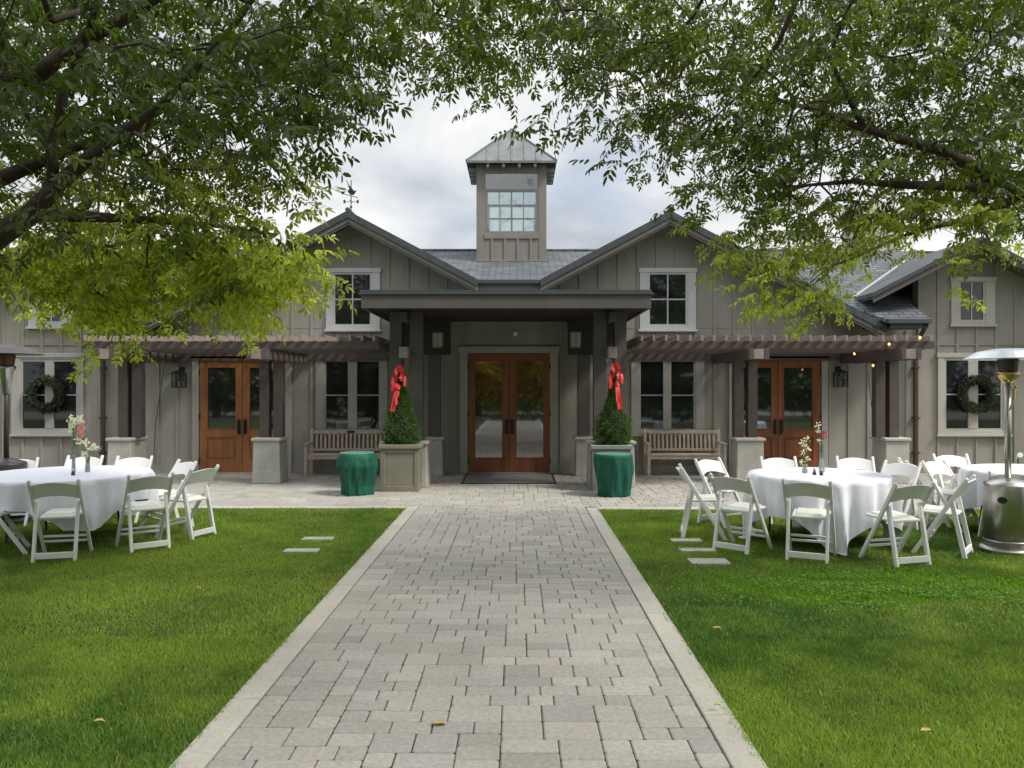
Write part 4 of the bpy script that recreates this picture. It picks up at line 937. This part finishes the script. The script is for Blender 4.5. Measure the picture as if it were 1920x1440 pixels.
# ------------------------------------------------------------------ string lights, cables
e = empty('string_light', (6.9, 14.3, 2.4), 'string of small warm glowing bulbs along the right end of the pergola', 'string lights')
bp = [P(1555, 668, 15.4), P(1602, 662, 15.0), P(1637, 684, 14.3), P(1667, 644, 13.55), P(1725, 632, 13.5)]
b = MB(); pts = []
for a_, c_ in zip(bp[:-1], bp[1:]):
    for t in np.linspace(0, 1, 7)[:-1]: q = a_.lerp(c_, t); pts.append((q.x, q.y, q.z+.015-.05*math.sin(math.pi*t)))
pts.append(bp[-1]); b.tube(pts, .004, 5); b.build('cable', M['black'], e)
for q in bp[1:]: b = MB(); b.ball(q-Vector((0,0,.012)), .02, 10, 8, 1.2); b.build('bulb', M['bulb'], e, smooth=True)
def cable(p, lb):
    b = MB(); b.tube(p, .006, 6); o = b.build('cable', M['black']); tag(o, lb, 'cable')
cable([P(308, 683, 16.03), P(300, 740, 16.03), P(291, 800, 16.03), P(288, 868, 16.03)], 'thin dark cable hanging down the wall left of the left lantern')
cable([P(1628, 700, 16.03), P(1634, 760, 16.03), P(1643, 830, 16.03)], 'thin dark cable hanging down the wall behind the right end posts')
# small path light
e = empty('spot_light', (X_(1909, 10.9), 10.9, 0), 'small white spotlight on a thin stake behind the far right table', 'spotlight')
xx = X_(1909, 10.9); b = MB(); b.tube([(xx,10.9,0),(xx,10.9,.78)], .008, 6); b.build('stake', M['black'], e); b = MB(); b.tube([(xx-.02,10.82,.82),(xx+.03,10.95,.77)], [.035,.028], 12); b.build('lamp_head', M['white'], e)

# ------------------------------------------------------------------ trees
def pip(px, py, poly):
    ins = np.zeros(len(px), bool); n = len(poly)
    for i in range(n):
        x1, y1 = poly[i]; x2, y2 = poly[(i+1)%n]
        c = ((y1 > py) != (y2 > py)) & (px < (x2-x1)*(py-y1)/(y2-y1+1e-9)+x1); ins ^= c
    return ins
def spray_template(seed):
    r_ = np.random.default_rng(seed); out = []
    for j in range(7):                       # pinnate leaves along a twig pointing +x
        t = j/6; base = np.array([.30*t, 0, -.04*t*t]); sd_ = 1 if j % 2 else -1; ang = (0 if j == 6 else sd_*r_.uniform(.6, 1.2)); dr = -r_.uniform(.1, .9)
        Rm = rotm('Z', ang) @ rotm('Y', -dr) @ rotm('X', r_.uniform(-.8, .8)); Lr = r_.uniform(.11, .17)
        for q in range(7):
            if q == 6: lp = np.array([Lr, 0, 0]); la = 0
            else: lp = np.array([Lr*(.35+.27*(q//2)), 0, 0]); la = (1 if q % 2 else -1)*r_.uniform(.7, 1.1)
            Lm = rotm('Z', la) @ rotm('Y', r_.uniform(.0, .6)) @ rotm('X', r_.uniform(-.6, .6)); sz = r_.uniform(.05, .088)
            leaf = (LEAF6*np.array([1, .98, 1])*sz) @ Lm.T
            out.append((leaf+lp) @ Rm.T+base)
    return np.array(out)                     # (49,6,3)
TEMPL = [spray_template(100+i) for i in range(12)]
def foliage(nodes, outward, per, scale, colfn, jit=.16):
    Vs = []; Cs = []
    for i, p in enumerate(nodes):
        for q in range(per if isinstance(per, int) else per[i]):
            T = TEMPL[rng.integers(12)]; a = rng.uniform(0, 2*np.pi) if rng.random() < .6 else math.atan2(outward[i][1], outward[i][0])+rng.normal()*.5
            Rm = rotm('Z', a) @ rotm('Y', rng.uniform(-.35, .75)) @ rotm('X', rng.uniform(-.5, .5)); s_ = rng.uniform(.8, 1.2)*scale
            v_ = (T*s_) @ Rm.T+p+rng.normal(size=3)*jit; Vs.append(v_.reshape(-1, 3))
            c = colfn(p)*rng.uniform(.55, 1.4, (49, 1))*rng.uniform(.75, 1.25); Cs.append(np.repeat(c, 6, 0))
    return np.concatenate(Vs), np.concatenate(Cs)
def grow(limbs, nodes):
    """connect nodes to limb points by nearest-neighbour growth; returns twig segments"""
    pts = []; par = []
    for L_ in limbs:
        for (a, c) in zip(L_[:-1], L_[1:]):
            for t in np.linspace(0, 1, 6): pts.append(np.array(a[:3])*(1-t)+np.array(c[:3])*t)
    base = len(pts); pts = np.array(pts); n = len(nodes)
    dist = np.full(n, 1e9); near = np.zeros(n, int); done = np.zeros(n, bool); allp = list(pts)
    d = np.linalg.norm(nodes[:, None]-pts[None], axis=2); near = d.argmin(1); dist = d.min(1); par = [-1]*base; gd = np.zeros(n)
    pd = [0.]*base; dist0 = dist.copy()
    for _ in range(n):
        k_ = np.where(done, 1e9, dist).argmin(); done[k_] = True; allp.append(nodes[k_]); par.append(int(near[k_])); pd.append(pd[near[k_]]+np.linalg.norm(nodes[k_]-allp[near[k_]]))
        idx = len(allp)-1; dn = np.linalg.norm(nodes-nodes[k_], axis=1)+.12*pd[idx]; up = (dn < dist) & ~done; dist[up] = dn[up]; near[up] = idx
    cnt = np.ones(len(allp))
    for i in range(len(allp)-1, base-1, -1):
        if par[i] >= 0: cnt[par[i]] += cnt[i]
    segs = []
    for i in range(base, len(allp)):
        p = allp[par[i]]; rad = .0024*cnt[i]**.5; rp = .0024*min(cnt[par[i]], cnt[i]*1.8+1)**.5; mid = (p+allp[i])/2+rng.normal(size=3)*.04*np.linalg.norm(p-allp[i])+np.array([0,0,.03*np.linalg.norm(p-allp[i])])
        segs.append((p, mid, allp[i], rp, rad))
    return segs
def tree(loc, label, limbs, nodes, per, scale, colfn, grp=None, jit=.16):
    e = empty('ash_tree', loc, label, 'tree', grp)
    b = MB()
    L0 = limbs[0]; b.tube([p[:3] for p in L0], [p[3] for p in L0], 14); b.build('trunk', M['bark'], e, smooth=True)
    for L_ in limbs[1:]:
        b = MB(); b.tube([p[:3] for p in L_], [p[3] for p in L_], 10); b.build('limb', M['bark'], e, smooth=True)
    b = MB()
    for (p, m_, q, r0, r1) in grow(limbs, nodes): b.tube([p, m_, q], [min(r0, .035), (min(r0, .035)+min(r1, .03))/2, min(r1, .03)], 5, False)
    b.build('twigs', M['bark'], e, smooth=True)
    c = np.array(loc)[:2]; ow = nodes[:, :2]-c
    V, Cc = foliage(nodes, ow, per, scale, colfn, jit); np_mesh('crown', V, 6, M['leaf'], e, Cc); return e
def PL(px, py, Y, r): q = P(px, py, Y); return (q.x, q.y, q.z, r)
polyL = [(-700,-900),(700,-900),(700,20),(700,150),(665,190),(600,215),(560,240),(535,280),(515,320),(515,360),(540,390),(530,405),(500,400),(460,400),(465,435),(500,450),(545,465),(540,495),(500,500),(470,515),(435,555),(410,560),(380,520),(330,490),(290,490),(262,490),(225,505),(228,560),(235,590),(205,585),(150,530),(115,500),(60,475),(0,465),(-200,465),(-700,465)]
polyR = [(700,-900),(2700,-900),(2700,470),(1990,430),(1900,430),(1840,465),(1790,480),(1740,450),(1680,430),(1650,455),(1600,470),(1540,480),(1500,470),(1460,440),(1400,420),(1360,385),(1320,350),(1280,320),(1240,290),(1200,255),(1150,220),(1110,205),(1080,175),(1060,140),(1000,130),(985,175),(930,180),(880,170),(840,130),(800,110),(750,75),(700,40)]
def sample(poly, n, x0, x1, y0, y1, ymin, ymax, dfun=None):
    out = []
    while len(out) < n:
        px = rng.uniform(x0, x1, 400); py = rng.uniform(y0, y1, 400); k_ = pip(px, py, poly)
        for a, c in zip(px[k_], py[k_]):
            if (575 < a < 770 and 255 < c < 440) or (890 < a < 1030 and c > 125) or (560 < a < 700 and 430 < c < 560): continue
            Y = rng.uniform(ymin, ymax) if dfun is None else dfun(a, c)
            out.append(tuple(P(a, c, Y)))
            if len(out) >= n: break
    return np.array(out)
# left tree
def dL(px, py):
    if py > 440: return rng.uniform(6.5, 8.5)
    return rng.uniform(4.2, 5.4) if rng.random() < .12 else rng.uniform(5.7, 9.0)
nL = sample(polyL, 860, -60, 720, -40, 660, 0, 0, dL)
lowL = sample([(0,420),(520,430),(555,470),(540,510),(440,560),(400,545),(300,500),(240,510),(238,595),(200,585),(100,510),(0,475)], 150, 0, 620, 470, 660, 6.6, 8.2)
upL = sample(polyL, 330, -650, 700, -900, -30, 3.0, 6.5); sideL = sample(polyL, 60, -650, -40, -100, 500, 4.5, 8.0)
backL = np.stack([rng.uniform(-8.5, 0, 300), rng.uniform(-3, 4.0, 300), rng.uniform(4.0, 6.6, 300)], 1)  # unseen crown overhead, thickened here and above the frame to shade the near lawn
nodesL = np.concatenate([nL, lowL, upL, sideL, backL]); perL = [1]*len(nL)+[2]*len(lowL)+[1]*(len(upL)+len(sideL))+[2]*len(backL)
tL = (-4.9, 5.6, 0)
limbsL = [[(-4.9,5.6,-.05,.26),(-4.85,5.6,.9,.21),(-4.75,5.65,1.9,.185),(-4.6,5.7,2.5,.17)],
          [(-4.65,5.7,2.35,.15), PL(-60,480,5.7,.10), PL(60,400,5.6,.07), PL(110,345,5.5,.056), PL(190,275,5.5,.042), PL(300,200,5.5,.03), PL(430,60,5.2,.025), PL(500,-40,5.1,.015)],
          [(-4.65,5.7,2.4,.13), PL(-80,370,6.3,.08), PL(60,310,6.4,.05), PL(170,265,6.5,.035), PL(300,230,6.8,.02), PL(420,210,7,.012)],
          [PL(100,350,5.5,.042), PL(98,270,5.4,.034), PL(120,170,5.3,.028), PL(160,70,5.2,.022), PL(200,-40,4.8,.02)],
          [(-4.62,5.7,2.5,.15),(-4.3,5.3,3.6,.085), PL(70,140,5.4,.06), PL(140,85,5.4,.05), PL(260,20,5.4,.036), PL(400,-80,5.2,.03)],
          [(-4.6,5.7,2.5,.15),(-4.8,5.2,4.0,.12),(-4.6,4.4,5.3,.08),(-4.2,3.2,6.0,.04)],
          [PL(60,400,5.6,.06), PL(230,410,6.5,.035), PL(380,420,7.2,.022), PL(520,440,7.8,.01)],
          [(-4.7,5.7,2.4,.10), PL(-40,500,6.8,.05), PL(90,500,7.2,.03), PL(200,560,7.5,.014)]]
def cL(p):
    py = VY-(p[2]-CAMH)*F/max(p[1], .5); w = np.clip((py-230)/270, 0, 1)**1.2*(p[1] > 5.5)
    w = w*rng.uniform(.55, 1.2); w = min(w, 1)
    return np.array([.052,.082,.012])*(1-w)+np.array([.46,.52,.085])*w  # lower sprays: yellower outer leaves, with backlight also painted into the colour
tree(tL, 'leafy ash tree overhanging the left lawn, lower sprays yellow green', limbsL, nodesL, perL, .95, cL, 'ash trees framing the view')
# right tree
nR = sample(polyR, 1120, 700, 1960, -40, 610, 5.7, 9.6); lowR = sample([(1310,450),(1345,455),(1340,475),(1430,490),(1445,530),(1480,555),(1500,575),(1540,560),(1640,515),(1560,490),(1500,470),(1420,450)], 24, 1280, 1700, 430, 600, 7.5, 9.2)
upR = sample(polyR, 420, 720, 2500, -900, -30, 3.2, 7.0); sideR = sample(polyR, 60, 1940, 2500, -100, 460, 5.5, 9.0)
backR = np.stack([rng.uniform(-.5, 8.5, 420), rng.uniform(-3, 4.0, 420), rng.uniform(4.1, 6.8, 420)], 1)  # out-of-view part of the right crown, also made denser to shade the near ground
nodesR = np.concatenate([nR, lowR, upR, sideR, backR]); perR = [1]*len(nR)+[2]*len(lowR)+[1]*(len(upR)+len(sideR))+[2]*len(backR)
limbsR = [[(5.9,6.9,-.05,.27),(5.85,6.9,1.0,.22),(5.8,6.9,2.2,.19),(5.6,6.85,3.0,.17)],
          [(5.65,6.85,2.9,.14), PL(2050,385,6.6,.09), PL(1925,358,6.5,.065), PL(1872,350,6.4,.058), PL(1820,310,6.3,.05), PL(1760,280,6.2,.044), PL(1690,262,6.2,.036), PL(1600,235,6.2,.026), PL(1540,210,6.3,.022), PL(1400,170,7,.01)],
          [PL(1875,352,6.4,.055), PL(1800,349,6.3,.04), PL(1700,347,6.3,.032), PL(1600,340,6.4,.02), PL(1480,350,7.3,.010)],
          [PL(1620,240,6.2,.026), PL(1590,180,6.1,.022), PL(1555,110,6.1,.018), PL(1580,40,6.0,.014), PL(1620,-50,6.0,.010)],
          [(5.6,6.85,3.0,.14),(5.2,6.4,4.6,.11), PL(1800,-120,6.2,.08), PL(1500,-160,6.2,.055), PL(1200,-130,6.3,.03), PL(900,-60,6.5,.014)],
          [PL(1560,-160,6.2,.035), PL(1460,80,6.4,.018), PL(1400,165,6.6,.011), PL(1340,220,6.8,.007)],
          [PL(1400,-155,6.2,.03), PL(1300,30,6.6,.014), PL(1200,150,6.9,.008)],
          [(5.6,6.85,3.0,.14),(6.0,5.8,4.8,.1),(5.4,4.2,6.0,.06),(4.2,2.6,6.4,.03)],
          [PL(1925,360,6.8,.05), PL(1850,400,7.4,.03), PL(1700,440,8,.018), PL(1560,500,8.3,.009)]]
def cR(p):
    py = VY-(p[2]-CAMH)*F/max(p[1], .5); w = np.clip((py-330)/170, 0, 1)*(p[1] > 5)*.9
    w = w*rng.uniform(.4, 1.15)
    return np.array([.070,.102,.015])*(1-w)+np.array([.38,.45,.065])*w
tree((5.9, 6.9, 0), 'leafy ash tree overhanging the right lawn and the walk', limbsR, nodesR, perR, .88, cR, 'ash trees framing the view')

# ------------------------------------------------------------------ behind the camera (seen only as reflections)
def far_tree(x, y, h, r, col, lb):
    n = 100; q = rng.normal(size=(n, 3)); q /= np.linalg.norm(q, axis=1, keepdims=True); q *= rng.uniform(.4, 1, (n, 1))*r; nodes = q*np.array([1, 1, 1.05])+np.array([x, y, h*.5])
    limbs = [[(x,y,-.05,.25),(x,y,h*.25,.18),(x+.1,y,h*.5,.12),(x,y,h*.75,.05)]]
    e = tree((x, y, 0), lb, limbs, nodes, 3, 3.6, lambda p: np.array(col)*rng.uniform(.8, 1.2), 'trees behind the viewer', .5); e.name = 'garden_tree'
for (x_, y_, h_, r_, c_, l_) in [(-17, -13, 8.5, 3.6, (.06,.10,.02), 'dark tree far left behind the viewer'), (-11.5, -15, 8.5, 3.5, (.09,.13,.025), 'green garden tree left behind the viewer'), (-6.5, -13, 7.5, 3.1, (.08,.12,.02), 'leafy tree left of the yellow one behind the viewer'), (-2.4, -16, 8, 3.1, (.46,.32,.05), 'yellowing garden tree behind the viewer, left of the walk'),
        (2.6, -15, 8, 3.0, (.42,.33,.055), 'yellow green garden tree behind the viewer, right of the walk'), (7, -13.5, 8, 3.2, (.07,.12,.02), 'dark green garden tree behind the viewer on the right'), (12, -15, 8.8, 3.6, (.08,.12,.025), 'tall green tree behind the viewer, second from right'), (17.5, -13, 8.5, 3.6, (.06,.10,.02), 'dark tree far right behind the viewer')]:
    far_tree(x_, y_, h_, r_, c_, l_)
n = 16000; hx = rng.uniform(-34, 34, n); pts = np.stack([hx, -25+rng.normal(size=n)*.4, rng.uniform(0, 4.2, n)*(.8+.3*vnoise(hx*.4, hx*0))], 1)
e = empty('hedge', (0, -25, 0), 'tall dark hedge closing the garden far behind the viewer', 'hedge'); np_mesh('foliage', leaves_at(pts, rng.normal(size=(n, 3)), rng.uniform(.3, .5, n), 1.5), 6, M['needle'], e, np.repeat(np.array([.035,.06,.02])*rng.uniform(.5, 1.6, (n, 1)), 6, 0))
n = 9000; hx = rng.uniform(-12, 12, n); pts = np.stack([hx, -9.5+rng.normal(size=n)*.3, rng.uniform(0, .95, n)], 1)
e = empty('hedge', (0, -9.5, 0), 'low clipped green hedge behind the viewer', 'hedge'); np_mesh('foliage', leaves_at(pts, rng.normal(size=(n, 3)), rng.uniform(.08, .14, n), 1.3), 6, M['needle'], e, np.repeat(np.array([.05,.10,.025])*rng.uniform(.5, 1.4, (n, 1)), 6, 0))
g = MB(); g.box(-60, 60, -24, -10.2, -.3, -.006); tag(g.build('driveway', M['asphalt']), kind='structure')
# ------------------------------------------------------------------ fallen leaves
for (px, py, sz, lb) in [(822, 1350, .055, 'dry brown leaf lying on the near part of the paver path'), (1344, 1180, .05, 'pale dry leaf on the right lawn near the clover'), (1738, 1374, .05, 'dry leaf in the near right lawn corner'), (185, 1356, .04, 'small dry leaf in the near left lawn corner'),
        (373, 1104, .04, 'small yellow leaf in the middle of the left lawn'), (1345, 1325, .03, 'tiny yellow leaf on the right lawn beside the kerb'), (918, 1337, .0, '')]:
    if not sz: continue
    Y = 1500*1.72/(py-VY); c = P(px, py, Y); a = rng.uniform(-.5, .5)
    pts = (LEAF6*np.array([1, 1.4, 3])) @ rotm('Z', a).T*sz*1.5+np.array([c.x-sz*.7, Y, .012 if XL < c.x < XR else .042])
    o = np_mesh('fallen_leaf', np.concatenate([pts, pts[::-1]-np.array([0,0,.002])]), 6, M['fallen']); tag(o, lb, 'fallen leaf', 'fallen leaves')
